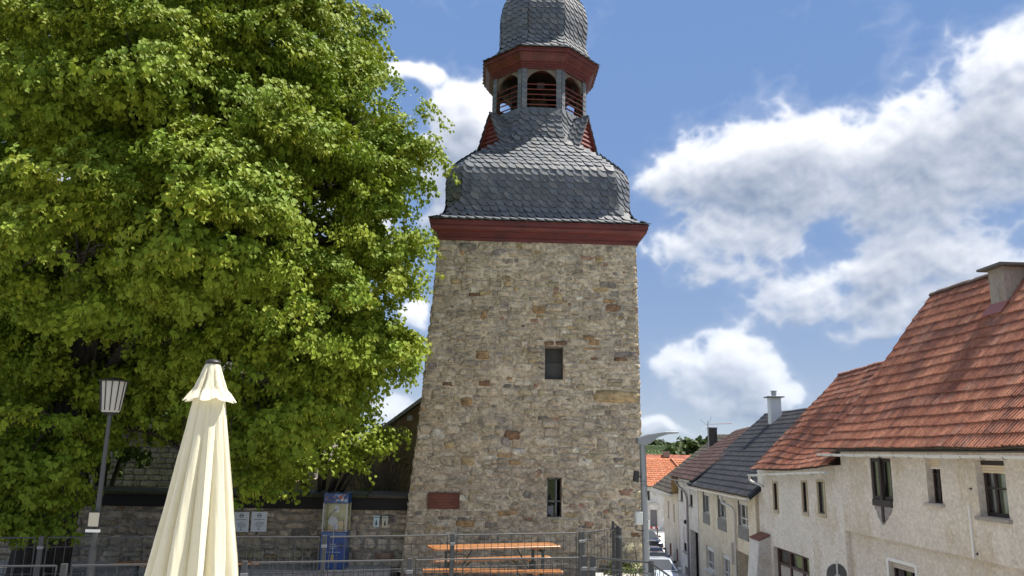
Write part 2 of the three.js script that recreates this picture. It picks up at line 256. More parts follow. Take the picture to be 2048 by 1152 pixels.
const table1 = (pts, y) => { if (y <= pts[0][0]) return pts[0][1]; for (let i = 0; i < pts.length - 1; i++) if (y <= pts[i + 1][0]) return lerp(pts[i][1], pts[i + 1][1], (y - pts[i][0]) / (pts[i + 1][0] - pts[i][0])); return pts[pts.length - 1][1]; };

// ---------------------------------------------------------------- tower
{
  const tower = thing('stone_tower', 'square rubble stone tower with slate bell roof, octagonal lantern and red cornices', 'tower');
  const TOP = 6.46, BASE = -3.0, BACK = -19.38;
  const xl = (y) => table1([[0, -1.41], [1.23, -1.33], [2.65, -1.2], [4.12, -1.1], [6.46, -0.94]], y), xr = (y) => table1([[0, 3.16], [4.2, 3.13], [6.46, 3.11]], y);
  const zf = (y) => -15.22 - 0.016 * Math.max(0, y), zb = (y) => BACK - 0.3 + 0.05 * Math.max(0, y);
  const wins = [{ x0: 1.245, x1: 1.61, y0: 3.585, y1: 4.25 }, { x0: 1.305, x1: 1.59, y0: 0.965, y1: 1.70 }];
  const wall = new THREE.Group(); wall.name = 'masonry_wall'; tower.add(wall);
  // mortar body: four faces with an uneven surface; window openings left out of the front sheet
  const face = (nu, nv, at, skip) => {
    const pos = [], uv = [], idx = [];
    for (let j = 0; j <= nv; j++) for (let i = 0; i <= nu; i++) { const p = at(i / nu, j / nv); pos.push(p[0], p[1], p[2]); uv.push(p[3], p[1]); }
    for (let j = 0; j < nv; j++) for (let i = 0; i < nu; i++) { if (skip && skip(i, j)) continue; const k = j * (nu + 1) + i; idx.push(k, k + 1, k + nu + 1, k + 1, k + nu + 2, k + nu + 1); }
    return meshFrom(pos, uv, idx);
  };
  const und = (x, y, s) => 0.012 * n3(x * 1.7 + s, y * 2.3, s) + 0.016 * n3(x * 5.3, y * 7.1 + s, 2 + s) + 0.014 * n3(x * 13, y * 19, s + 5);
  // grid columns and rows snapped to the openings so that their edges are clean
  const ys = [BASE]; for (let y = 0; y <= TOP + 1e-6; y += TOP / 250) ys.push(y); for (const w of wins) { for (const e of [w.y0, w.y1]) { let b = 1; for (let i = 1; i < ys.length; i++) if (Math.abs(ys[i] - e) < Math.abs(ys[b] - e)) b = i; ys[b] = e; } }
  const us = []; for (let i = 0; i <= 180; i++) us.push(i / 180);
  const front = (() => {
    const pos = [], uv = [], idx = [], nu = us.length - 1, nv = ys.length - 1;
    const snap = (x, y) => { for (const w of wins) if (y > w.y0 - 0.001 && y < w.y1 + 0.001) for (const e of [w.x0, w.x1]) if (Math.abs(x - e) < 0.0135) return e; return x; };
    for (let j = 0; j <= nv; j++) for (let i = 0; i <= nu; i++) { const y = ys[j]; let x = lerp(xl(y), xr(y), us[i]); x = snap(x, y); const edge = i === 0 || i === nu ? 0.018 * n3(y * 6, i, 3) + 0.012 * n3(y * 17, i, 9) : 0; pos.push(x + edge, y, zf(y) + und(x, y, 1)); uv.push(x, y); }
    for (let j = 0; j < nv; j++) for (let i = 0; i < nu; i++) {
      const yc = (ys[j] + ys[j + 1]) / 2, k = j * (nu + 1) + i, xc = (pos[k * 3] + pos[(k + 1) * 3]) / 2;
      if (wins.some((w) => xc > w.x0 && xc < w.x1 && yc > w.y0 && yc < w.y1)) continue;
      idx.push(k, k + 1, k + nu + 1, k + 1, k + nu + 2, k + nu + 1);
    }
    return meshFrom(pos, uv, idx);
  })();
  const left = face(50, 90, (u, v) => { const y = lerp(BASE, TOP, v), z = lerp(zb(y), zf(y), u); return [xl(y) + und(z, y, 4) * (u > 0.99 || u < 0.01 ? 0 : 1), y, z, z]; });
  const right = face(50, 90, (u, v) => { const y = lerp(BASE, TOP, v), z = lerp(zf(y), zb(y), u); return [xr(y) + und(z, y, 6) * (u > 0.99 || u < 0.01 ? 0 : 1), y, z, z]; });
  const back = face(4, 8, (u, v) => { const y = lerp(BASE, TOP, v); return [lerp(xr(y), xl(y), u), y, zb(y), -lerp(xr(y), xl(y), u)]; });
  part('mortar', join([front, left, right, back, box(4.0, 0.1, 4.0, 1.09, TOP - 0.06, -17.35)]), mat.mortar, wall);
  // stones
  const r = rng(5), items = [];
  const set = (x, y, w, h, t, out) => { const g = stone(r, w, h, out ?? 0.002 + 0.022 * r() * r() + 0.008 * r()); const m = new THREE.Matrix4().makeRotationZ((r() - 0.5) * 0.05).setPosition(x, y, zf(y) - 0.006 + 0.010 * r()); items.push({ g, m, t: t ?? stonePick(r), w: w * h + (t !== undefined ? 5 : 0) }); };
  const fixed = [[2.22, 3.14, 3.17, 3.39, 5], [0.47, 0.78, 2.395, 2.59, 7], [-0.965, -0.69, 2.37, 2.58, 11], [1.22, 1.44, 4.27, 4.36, 7], [1.45, 1.70, 4.27, 4.37, 7], [0.62, 0.90, 2.10, 2.25, 11], [-0.42, -0.17, 3.03, 3.2, 6], [-0.14, 0.14, 3.97, 4.14, 6], [-0.07, 0.18, 3.42, 3.54, 7], [-0.43, -0.05, 0.76, 0.90, 6], [2.62, 2.9, 3.98, 4.06, 7], [1.88, 2.05, 3.4, 3.52, 9], [-0.70, -0.48, 2.2, 2.36, 5], [2.0, 2.24, 4.4, 4.5, 6], [0.55, 0.8, 1.93, 2.03, 6], [2.62, 3.12, 4.05, 4.18, 8]];
  for (const [a, b, c, d, t] of fixed) set((a + b) / 2, (c + d) / 2, b - a - 0.02, d - c - 0.015, t, 0.028);
  const holes = [...wins.map((w) => ({ x0: w.x0 - 0.01, x1: w.x1 + 0.01, y0: w.y0 - 0.02, y1: w.y1 + 0.02 })), ...fixed.map(([a, b, c, d]) => ({ x0: a, x1: b, y0: c, y1: d }))];
  rubble(r, xl, xr, -0.05, TOP - 0.10, 0.075, 0.205, 0.11, 0.47, holes, (x, y, w, h) => set(x, y, w, h), 0.15);
  // sides: the same rubble, turned
  const q = rng(8);
  for (const s of [-1, 1]) rubble(q, (y) => zb(y), (y) => zf(y), BASE, TOP, 0.10, 0.25, 0.16, 0.55, [], (z, y, w, h) => {
    const g = stone(q, w, h, 0.008 + 0.02 * q()); const m = new THREE.Matrix4().makeRotationY(s * Math.PI / 2).setPosition((s < 0 ? xl(y) : xr(y)) + s * 0.004, y, z); items.push({ g, m, t: stonePick(q), w: -1 + 0.1 * w * h });
  });
  rubble(q, xl, xr, BASE, 0, 0.12, 0.25, 0.2, 0.6, [], (x, y, w, h) => { const m = new THREE.Matrix4().setPosition(x, y, zf(y)); items.push({ g: stone(q, w, h, 0.02), m, t: stonePick(q), w: -2 }); });
  pieces(wall, 'stone', items, stoneMats, stoneTints, stoneJoined, 300, 'small_stones');
  // slit windows: stone reveal, dark board or shutter, bars
  wins.forEach((w, i) => {
    const g = new THREE.Group(); g.name = 'window'; tower.add(g);
    const cx = (w.x0 + w.x1) / 2, cy = (w.y0 + w.y1) / 2, W = w.x1 - w.x0, H = w.y1 - w.y0, z0 = zf(cy) - 0.005, dz = 0.42;
    part('reveal', join([box(0.02, H + 0.04, dz, w.x0 - 0.011, cy, z0 - dz / 2), box(0.02, H + 0.04, dz, w.x1 + 0.011, cy, z0 - dz / 2), box(W, 0.02, dz, cx, w.y0 - 0.011, z0 - dz / 2), box(W, 0.02, dz, cx, w.y1 + 0.011, z0 - dz / 2)]), mat.mortar, g);
    if (i === 0) { part('shutter_board', box(W - 0.01, H * 0.52, 0.02, cx, w.y0 + H * 0.26, z0 - 0.16), M([0.10, 0.10, 0.09], { map: T.wood }), g); part('shutter_board', box(W - 0.01, H * 0.49, 0.02, cx, w.y0 + H * 0.765, z0 - 0.19), M([0.08, 0.078, 0.075], { map: T.wood }), g); part('lintel', box(W + 0.06, 0.035, 0.2, cx, w.y1 - 0.012, z0 - 0.11), mat.oldWood, g); part('sill', box(W + 0.02, 0.03, 0.2, cx, w.y0 - 0.002, z0 - 0.1), stoneMats[3], g); }
    else { part('pane', box(W * 0.7, H, 0.01, cx - W * 0.15, cy, z0 - 0.2), mat.glass, g); part('frame', join([box(0.03, H, 0.04, w.x0 + 0.02, cy, z0 - 0.2), box(0.03, H, 0.04, w.x1 - 0.09, cy, z0 - 0.2), box(W, 0.03, 0.04, cx, w.y1 - 0.02, z0 - 0.2), box(W, 0.025, 0.04, cx, cy - 0.08, z0 - 0.2)]), mat.steel, g); part('sill', box(W + 0.08, 0.035, 0.24, cx, w.y0 - 0.02, z0 - 0.11), stoneMats[4], g); part('pane', box(0.1, 0.16, 0.008, w.x0 + 0.09, w.y0 + 0.12, z0 - 0.17), M([0.16, 0.17, 0.19], { roughness: 0.4 }), g, 'grey square pane low in the slit window'); }
  });

  // ---- roofs: octagons with a free corner cut; ring(a, b) gives the eight corners
  const ZC = -17.35, XC = (y) => table1([[6.4, 1.10], [8.3, 1.09], [9.7, 1.18], [11.1, 1.2], [11.5, 1.27], [15, 1.29]], y);
  const ring = (a, b) => [[b, a], [a, b], [a, -b], [b, -a], [-b, -a], [-a, -b], [-a, b], [-b, a]];
  const loft = (prof, close) => {
    const pos = [], uv = [], idx = []; let s = 0;
    prof.forEach(([a, b, y], i) => { if (i) s += Math.hypot(a - prof[i - 1][0], y - prof[i - 1][2]); const q = ring(a, b); for (let k = 0; k <= 8; k++) { const [x, z] = q[k % 8]; pos.push(XC(y) + x, y, ZC + z); uv.push(k * 0.9, s); } });
    for (let i = 0; i < prof.length - 1; i++) for (let k = 0; k < 8; k++) { const p = i * 9 + k; idx.push(p, p + 9, p + 1, p + 1, p + 9, p + 10); }
    return flat(meshFrom(pos, uv, idx));
  };
  const smooth = (pts, step) => { const c = new THREE.CatmullRomCurve3(pts.map((p) => V(...p)), false, 'centripetal'); const n = Math.ceil(c.getLength() / step); return c.getSpacedPoints(n).map((v) => [v.x, v.y, v.z]); };
  const slateTints = mixTints([[0.152, 0.164, 0.188], [0.17, 0.182, 0.206], [0.138, 0.152, 0.178], [0.195, 0.202, 0.216], [0.162, 0.168, 0.182], [0.225, 0.228, 0.238]]);
  const slateMats = slateTints.map((c) => M(c, { map: T.slate, bumpMap: T.slateB, bumpScale: 0.003, roughness: 0.52 }));
  const slateJoined = M([1, 1, 1], { map: T.slate, bumpMap: T.slateB, bumpScale: 0.003, roughness: 0.52, vertexColors: true });
  // one slate, unit width and height, round heel at the lower left, thickness downwards
  const rs = rng(77), slateGeos = [];
  for (let k = 0; k < 10; k++) {
    const o = [[0.58, 1.45], [-0.5, 1.45]]; const j = () => (rs() - 0.5) * 0.06;
    for (let i = 0; i <= 5; i++) { const a = (i / 5) * Math.PI / 2; o.push([-0.5 + 0.86 * (1 - Math.cos(a)) ** 1.05 + j() * 0.4, 1.0 * (1 - Math.sin(a) ** 1.25) + j() * 0.6]); }
    o.push([0.62, 0.0 + j()]);
    const lift = ([x, y]) => 0.018 + 0.026 * (1 - y / 1.45) + 0.012 * (0.5 - x), pos = [], uv = [], idx = [], n = o.length, u0 = rs() * 5, v0 = rs() * 5;
    for (const p of o) { pos.push(p[0], p[1], lift(p)); uv.push(p[0] * 0.2 + u0, p[1] * 0.15 + v0); }
    for (const p of o) { pos.push(p[0], p[1], lift(p)); uv.push(p[0] * 0.2 + u0, p[1] * 0.15 + v0); }
    for (const p of o) { pos.push(p[0], p[1], lift(p) - 0.022); uv.push(p[0] * 0.2 + u0, p[1] * 0.15 + v0); }
    for (let i = 1; i < n - 1; i++) idx.push(0, i, i + 1);
    for (let i = 1; i < n - 1; i++) { idx.push(n + i, n + n + i, n + i + 1, n + i + 1, n + n + i, n + n + i + 1); }
    slateGeos.push(meshFrom(pos, uv, idx));
  }
  function slates(prof, rowH, w0, seed, front) {
    const r = rng(seed), out = []; let S = [0]; for (let i = 1; i < prof.length; i++) S.push(S[i - 1] + Math.hypot(prof[i][0] - prof[i - 1][0], prof[i][2] - prof[i - 1][2]));
    const at = (s) => { let i = 0; while (i < S.length - 2 && S[i + 1] < s) i++; const t = Math.min(1.2, Math.max(0, (s - S[i]) / (S[i + 1] - S[i]))); return [0, 1, 2].map((k) => lerp(prof[i][k], prof[i + 1][k], t)); };
    const L = S[S.length - 1], rows = Math.round(L / rowH), h = L / rows;
    for (let j = 0; j < rows; j++) for (let k = 0; k < 8; k++) {
      const A = at(j * h), B = at((j + 1) * h), qa = ring(A[0], A[1]), qb = ring(B[0], B[1]);
      const p0 = V(XC(A[2]) + qa[k][0], A[2], ZC + qa[k][1]), p1 = V(XC(A[2]) + qa[(k + 7) % 8][0], A[2], ZC + qa[(k + 7) % 8][1]);   // right, left seen from outside
      const t0 = V(XC(B[2]) + qb[k][0], B[2], ZC + qb[k][1]), t1 = V(XC(B[2]) + qb[(k + 7) % 8][0], B[2], ZC + qb[(k + 7) % 8][1]);
      const width = p0.distanceTo(p1), top = t0.distanceTo(t1); if (Math.max(width, top) < 0.03) continue;
      const n = Math.max(1, Math.round(width / w0)), across = p0.clone().sub(p1).normalize(), up = t0.clone().add(t1).sub(p0).sub(p1).multiplyScalar(0.5);
      const hh = up.length(); up.normalize(); const nor = across.clone().cross(up).normalize(); up.copy(nor.clone().cross(across));
      const off = (r() - 0.5) * 0.2;
      for (let i = 0; i < n; i++) {
        const c = p1.clone().lerp(p0, Math.min(0.995, Math.max(0.005, (i + 0.5 + (i > 0 && i < n - 1 ? off : 0)) / n)));
        const m = new THREE.Matrix4().makeBasis(across.clone().multiplyScalar(width / n), up.clone().multiplyScalar(hh), nor.clone().multiplyScalar(1 + 0.25 * (r() - 0.5))).setPosition(c);
        out.push({ g: slateGeos[(r() * 10) | 0], m, t: Math.min(5, (r() * r() * 6.5) | 0), w: (k === 0 ? 10 : k === 1 || k === 7 ? 5 : 0) * front + width / n });
      }
    }
    return out;
  }
  const bellP = smooth([[2.26, 2.26, 6.775], [2.06, 1.95, 6.865], [1.985, 1.80, 7.0], [1.945, 1.67, 7.165], [1.935, 1.63, 7.32], [1.943, 1.624, 7.56], [1.944, 1.62, 7.79], [1.92, 1.587, 7.99], [1.85, 1.52, 8.15], [1.70, 1.39, 8.335], [1.56, 1.22, 8.50], [1.43, 1.02, 8.675], [1.31, 0.70, 8.84], [1.22, 0.565, 9.0], [1.175, 0.50, 9.24], [1.125, 0.468, 9.48], [1.10, 0.456, 9.76]], 0.06);
  const bell = part('bell_roof', loft(bellP), mat.slateBase, tower);
  pieces(bell, 'slate', slates(bellP, 0.138, 0.18, 21, 1), slateMats, slateTints, slateJoined, 300, 'far_slates');
  const onionP = smooth([[1.38, 0.572, 11.185], [1.22, 0.505, 11.27], [1.09, 0.452, 11.44], [1.0, 0.414, 11.65], [0.985, 0.408, 11.82], [1.01, 0.418, 12.1], [1.02, 0.422, 12.32], [1.0, 0.414, 12.58], [0.92, 0.381, 12.87], [0.74, 0.306, 13.15], [0.5, 0.207, 13.42], [0.33, 0.137, 13.68], [0.22, 0.091, 14.05], [0.12, 0.05, 14.6], [0.05, 0.02, 15.0]], 0.06);
  const onion = part('onion_roof', loft(onionP), mat.slateBase, tower);
  pieces(onion, 'slate', slates(onionP, 0.138, 0.18, 22, 1), slateMats, slateTints, slateJoined, 150, 'far_slates');
  part('finial', join([new THREE.SphereGeometry(0.11, 20, 14).translate(1.29, 15.1, ZC), cyl(0.02, 0.03, 0.9, 1.29, 15.1, ZC)]), mat.lead, tower);
  // main cornice: moulded red timber round the square
  const sq = (p) => p.map(([a, y]) => [a, a, y]);
  part('cornice', loft(sq([[2.02, 6.40], [2.055, 6.40], [2.055, 6.475], [2.085, 6.475], [2.085, 6.50], [2.115, 6.52], [2.115, 6.555], [2.135, 6.57], [2.17, 6.585], [2.20, 6.61], [2.215, 6.65], [2.21, 6.68], [2.235, 6.69], [2.235, 6.755], [2.25, 6.765], [2.25, 6.785], [1.9, 6.80]])), mat.red, tower);
  // lantern
  const lantern = new THREE.Group(); lantern.name = 'lantern'; tower.add(lantern);
  const oc = (p) => p.map(([a, y]) => [a, a * 0.4142, y]);
  part('cornice', loft(oc([[0.9, 10.79], [1.12, 10.79], [1.12, 10.83], [1.145, 10.84], [1.145, 10.87], [1.175, 10.885], [1.18, 10.91], [1.21, 10.92], [1.215, 10.95], [1.225, 10.96], [1.28, 11.03], [1.305, 11.10], [1.345, 11.11], [1.345, 11.165], [1.37, 11.175], [1.37, 11.195], [0.9, 11.22]])), mat.red, lantern);
  part('deck', loft(oc([[0.2, 9.66], [1.0, 9.66], [1.0, 9.70], [0.2, 9.71]])), mat.lead, lantern);
  part('ceiling', loft(oc([[0.02, 10.86], [1.08, 10.86], [1.08, 10.82], [0.02, 10.82]])), mat.darkWood, lantern);
  part('bell', new THREE.LatheGeometry([[0.001, 0.72], [0.12, 0.71], [0.2, 0.66], [0.235, 0.5], [0.27, 0.3], [0.33, 0.14], [0.42, 0.02], [0.43, 0], [0.40, 0], [0.3, 0.12]].map(([a, b]) => new THREE.Vector2(a, b)), 28).translate(XC(10.2), 9.92, ZC), M([0.16, 0.13, 0.08], { metalness: 0.6, roughness: 0.5 }), lantern);
  part('bell_frame', join([box(1.7, 0.16, 0.16, XC(10.2), 10.68, ZC), box(0.16, 0.16, 1.7, XC(10.2), 10.5, ZC), box(0.14, 1.1, 0.14, XC(10.2) - 0.55, 10.24, ZC - 0.45), box(0.14, 1.1, 0.14, XC(10.2) + 0.55, 10.24, ZC - 0.45), box(1.24, 0.5, 0.12, XC(10.2), 10.5, ZC - 0.45), box(0.12, 0.5, 0.8, XC(10.2) - 0.6, 10.5, ZC), box(0.12, 0.5, 0.8, XC(10.2) + 0.6, 10.5, ZC)]), mat.darkWood, lantern);
  const LA = 1.09, half = LA * 0.4142;
  for (let k = 0; k < 8; k++) {
    const bay = new THREE.Group(); bay.name = 'lantern_bay'; lantern.add(bay);
    bay.position.set(XC(10.2), 0, ZC); bay.rotation.y = (k * Math.PI) / 4;
    // arched surround
    const w = half - 0.105, y0 = 9.76, y1 = 10.48, s = new THREE.Shape(); s.moveTo(-half, 9.70); s.lineTo(half, 9.70); s.lineTo(half, 10.84); s.lineTo(-half, 10.84); s.closePath();
    const h = new THREE.Path(); h.moveTo(-w, y0); h.lineTo(w, y0); h.lineTo(w, y1); h.quadraticCurveTo(w * 0.82, 10.72, 0, 10.785); h.quadraticCurveTo(-w * 0.82, 10.72, -w, y1); h.closePath(); s.holes.push(h);
    part('arched_surround', new THREE.ExtrudeGeometry(s, { depth: 0.05, bevelEnabled: false, curveSegments: 8 }).translate(0, 0, LA - 0.06), mat.oldWood, bay);
    for (let i = 0; i < 6; i++) { const y = 9.80 + i * 0.125 + (rs() - 0.5) * 0.012; part('louvre_slat', rbox(2 * w + 0.05, 0.022, 0.115, 0.005).rotateX(0.5).rotateZ((rs() - 0.5) * 0.02).translate(0, y, LA - 0.035), mat.redSlat, bay); }
    // slated corner post, at the bay's right-hand corner: two faces meeting on the octagon's edge
    const post = new THREE.Group(); post.name = 'corner_post'; lantern.add(post); post.position.copy(bay.position); post.rotation.y = bay.rotation.y;
    part('core', join([box(0.10, 1.12, 0.13, half - 0.055, 10.26, LA - 0.06), box(0.10, 1.12, 0.13, 0, 0, 0).translate(-half + 0.055, 10.26, LA - 0.06).rotateY(Math.PI / 4)]), mat.slateBase, post);
    for (let f = 0; f < 2; f++) for (let i = 0; i < 9; i++) {
      const m = new THREE.Matrix4().makeRotationY(f ? Math.PI / 4 : 0).multiply(new THREE.Matrix4().makeTranslation(f ? -half + 0.058 : half - 0.058, 9.69 + i * 0.122, LA + 0.008)).multiply(new THREE.Matrix4().makeScale(0.118, 0.118, 1));
      const q = new THREE.Mesh(roundSlate(), slateMats[(rs() * 6) | 0]); q.name = 'slate'; q.applyMatrix4(m); post.add(q);
    }
  }
  function roundSlate() { if (roundSlate.g) return roundSlate.g; const o = [[0.5, 1.3], [-0.5, 1.3]]; for (let i = 0; i <= 6; i++) { const a = Math.PI * (i / 6); o.push([-0.5 * Math.cos(a), 0.42 * (1 - Math.sin(a))]); } const pos = [], uv = [], idx = [], n = o.length; for (const z of [0, 1]) for (const [x, y] of o) { pos.push(x, y, 0.016 - 0.01 * (y / 1.3) - z * 0.009); uv.push(x * 0.16, y * 0.12); } for (let i = 1; i < n - 1; i++) idx.push(0, i, i + 1); for (let i = 1; i < n - 1; i++) idx.push(i, n + i, i + 1, i + 1, n + i, n + i + 1); return (roundSlate.g = flat(meshFrom(pos, uv, idx))); }
  // dormers with louvred gables on the diagonals
  for (let k = 0; k < 4; k++) {
    const d = new THREE.Group(); d.name = 'dormer'; tower.add(d); d.position.set(XC(9), 0, ZC); d.rotation.y = Math.PI / 4 + (k * Math.PI) / 2;
    const G = 1.53, yb = 8.72, ya = 9.60, hw = 0.36, back = 0.85;
    // roof planes from the gable's rakes back to the lantern
    const pos = [0, ya, G + 0.06, -hw - 0.04, yb - 0.04, G + 0.06, 0, ya + 0.04, back, -hw - 0.34, yb + 0.12, back + 0.1, hw + 0.04, yb - 0.04, G + 0.06, hw + 0.34, yb + 0.12, back + 0.1];
    part('dormer_roof', meshFrom(pos, [0, 0, 0, 1, 1, 0, 1, 1, 0, 1, 1, 1], [0, 1, 2, 1, 3, 2, 0, 2, 4, 2, 5, 4]), slateMats[2], d);
    // slates on both planes
    for (const s of [-1, 1]) {
      const A = V(0, ya + 0.005, G + 0.05), B = V(s * (hw + 0.03), yb - 0.03, G + 0.05), C = V(0, ya + 0.045, back + 0.05), E2 = V(s * (hw + 0.3), yb + 0.1, back + 0.12);
      for (let j = 0; j < 6; j++) for (let i = 0; i < 4; i++) {
        const u = (i + 0.5) / 4, v = 1 - j / 6, f = (uu, vv) => A.clone().lerp(C, uu).lerp(B.clone().lerp(E2, uu), vv);
        const c = f(u, v), up = f(u, v - 1 / 6).sub(c), ac = f(Math.min(1, u + 0.125), v).sub(f(u - 0.125, v)); const hh = up.length(), ww = ac.length(); up.normalize(); ac.normalize(); if (s > 0) ac.negate(); const no = ac.clone().cross(up).normalize(); if (no.y < 0) { no.negate(); ac.negate(); } up.copy(no.clone().cross(ac));
        const m = new THREE.Mesh(slateGeos[(rs() * 10) | 0], slateMats[(rs() * 6) | 0]); m.name = 'slate'; m.applyMatrix4(new THREE.Matrix4().makeBasis(ac.multiplyScalar(ww), up.multiplyScalar(hh), no).setPosition(c)); d.add(m);
      }
    }
    const gs = new THREE.Shape(); gs.moveTo(-hw, yb); gs.lineTo(hw, yb); gs.lineTo(0, ya - 0.03); gs.closePath();
    part('gable_board', new THREE.ExtrudeGeometry(gs, { depth: 0.03, bevelEnabled: false }).translate(0, 0, G - 0.07), mat.darkWood, d);
    for (let i = 0; i < 8; i++) { const y = yb + 0.075 + i * 0.105, w = hw * (1 - (y - yb - 0.03) / (ya - yb)) - 0.01; if (w > 0.03) part('louvre_slat', box(2 * w, 0.125, 0.016).rotateX(-0.28).translate(0, y, G - 0.005), mat.redSlat, d); }
    for (const s of [-1, 1]) part('rake_board', box(0.045, Math.hypot(hw, ya - yb) + 0.04, 0.06).rotateZ(s * Math.atan2(hw, ya - yb)).translate(s * hw / 2, (ya + yb) / 2, G + 0.01), mat.redSlat, d);
    part('bottom_rail', box(2 * hw, 0.045, 0.06, 0, yb + 0.01, G + 0.01), mat.redSlat, d);
  }
  shade(tower);

  // rusted plaque on the wall
  const pl = thing('memorial_plaque', 'rust brown steel plaque with engraved lines fixed low on the tower wall', 'plaque', [-0.665, 1.24, -15.205]);
  const pt = canvasTex(512, 264, (c, w, h) => { c.fillStyle = '#5c3022'; c.fillRect(0, 0, w, h); const r = rng(3); for (let i = 0; i < 9000; i++) { const k = r(); c.fillStyle = k < 0.5 ? 'rgba(70,28,20,0.25)' : 'rgba(140,74,48,0.20)'; c.fillRect(r() * w, r() * h, 1 + 3 * r(), 1 + 3 * r()); } c.fillStyle = 'rgba(176,112,84,0.75)'; for (const [y, x0, x1] of [[38, 120, 400], [66, 60, 452], [84, 70, 440], [112, 150, 360], [128, 120, 396], [150, 190, 330], [176, 170, 350], [192, 150, 370], [222, 60, 452], [236, 90, 420]]) for (let x = x0; x < x1; x += 9) c.fillRect(x, y + r() * 2, 4 + 4 * r(), 6); });
  part('plate', rbox(0.61, 0.305, 0.012, 0.003, 0, 0, 0), M([1, 1, 1], { map: null, color: lin(0.12, 0.048, 0.032), roughness: 0.7, bumpMap: T.stoneB, bumpScale: 0.002 }), pl);
  part('engraving', new THREE.PlaneGeometry(0.59, 0.29).translate(0, 0, 0.0105), M([1, 1, 1], { map: pt, roughness: 0.7 }), pl);
  shade(pl);
}
// ---------------------------------------------------------------- houses along the street
/** A house: local x runs down the street from its near corner, z into the house, y up from the terrace level. */
function houseGroup(name, label, x, z, deg) { return thing(name, label, 'house', [x, 0, z], Math.PI / 2 - deg * D); }
function holedWall(L0, L1, yb, yt, holes, thick = 0.28) {
  const s = new THREE.Shape(); const poly = Array.isArray(yt) ? [[L0, yb], [L1, yb], ...yt] : [[L0, yb], [L1, yb], [L1, yt], [L0, yt]];
  poly.forEach(([x, y], i) => (i ? s.lineTo(x, y) : s.moveTo(x, y))); s.closePath();
  for (const h of holes) { const p = new THREE.Path(); const k = h.lean || 0; p.moveTo(h.x0, h.y0); p.lineTo(h.x1, h.y0); p.lineTo(h.x1 + k, h.y1); p.lineTo(h.x0 + k, h.y1); p.closePath(); s.holes.push(p); }
  return new THREE.ExtrudeGeometry(s, { depth: thick, bevelEnabled: false });
}
/** Timber or plastic casement in an opening: frame, mullion, rails, panes; z is the frame's setback. */
function casement(parent, h, o = {}) {
  const g = new THREE.Group(); g.name = 'window'; parent.add(g);
  const { z = 0.14, fw = 0.06, fm = mat.darkWood, mull = [0.5], rails = [], glass = mat.glass, sill, top = 0 } = o;
  const W = h.x1 - h.x0, H = h.y1 - h.y0 - top, cx = (h.x0 + h.x1) / 2, cy = h.y0 + H / 2;
  part('frame', join([box(fw, H, 0.06, h.x0 + fw / 2, cy, z), box(fw, H, 0.06, h.x1 - fw / 2, cy, z), box(W - 2 * fw, fw, 0.06, cx, h.y0 + fw / 2, z), box(W - 2 * fw, fw, 0.06, cx, h.y0 + H - fw / 2, z)]), fm, g);
  for (const k of mull) part('mullion', box(fw * 0.9, H - 2 * fw, 0.055, h.x0 + W * k, cy, z - 0.004), fm, g);
  for (const k of rails) part('rail', box(W - 2 * fw, fw * 0.55, 0.05, cx, h.y0 + H * k, z - 0.002), fm, g);
  const xs = [0, ...mull, 1];
  for (let i = 0; i < xs.length - 1; i++) part('pane', box(W * (xs[i + 1] - xs[i]) - fw * 0.9, H - fw, 0.006, h.x0 + W * (xs[i] + xs[i + 1]) / 2, cy, z + 0.012), glass, g);
  if (sill) part('sill', rbox(W + 0.16, sill, 0.22, 0.008, cx, h.y0 - sill / 2 - 0.002, 0.02), o.sillMat || mat.zinc, g);
  return g;
}
/** Roller shutter hanging in the top of an opening: each slat is a piece. */
function shutter(parent, h, drop, m, z = 0.09) { const g = new THREE.Group(); g.name = 'roller_shutter'; parent.add(g); const n = Math.max(2, Math.round(drop / 0.05)); for (let i = 0; i < n; i++) part('slat', rbox(h.x1 - h.x0 - 0.02, drop / n - 0.004, 0.014, 0.004, (h.x0 + h.x1) / 2, h.y1 - (i + 0.5) * drop / n, z), m, g); return g; }
function curtain(parent, x0, x1, y0, y1, z, m) { const pos = [], uv = [], idx = [], n = 40; for (let i = 0; i <= n; i++) for (const y of [y0, y1]) { const x = lerp(x0, x1, i / n); pos.push(x, y, z + 0.02 * Math.sin(i * 1.15) + 0.008 * Math.sin(i * 2.9)); uv.push(x, y); } for (let i = 0; i < n; i++) idx.push(i * 2, i * 2 + 2, i * 2 + 1, i * 2 + 1, i * 2 + 2, i * 2 + 3); return part('curtain', meshFrom(pos, uv, idx), m, parent); }
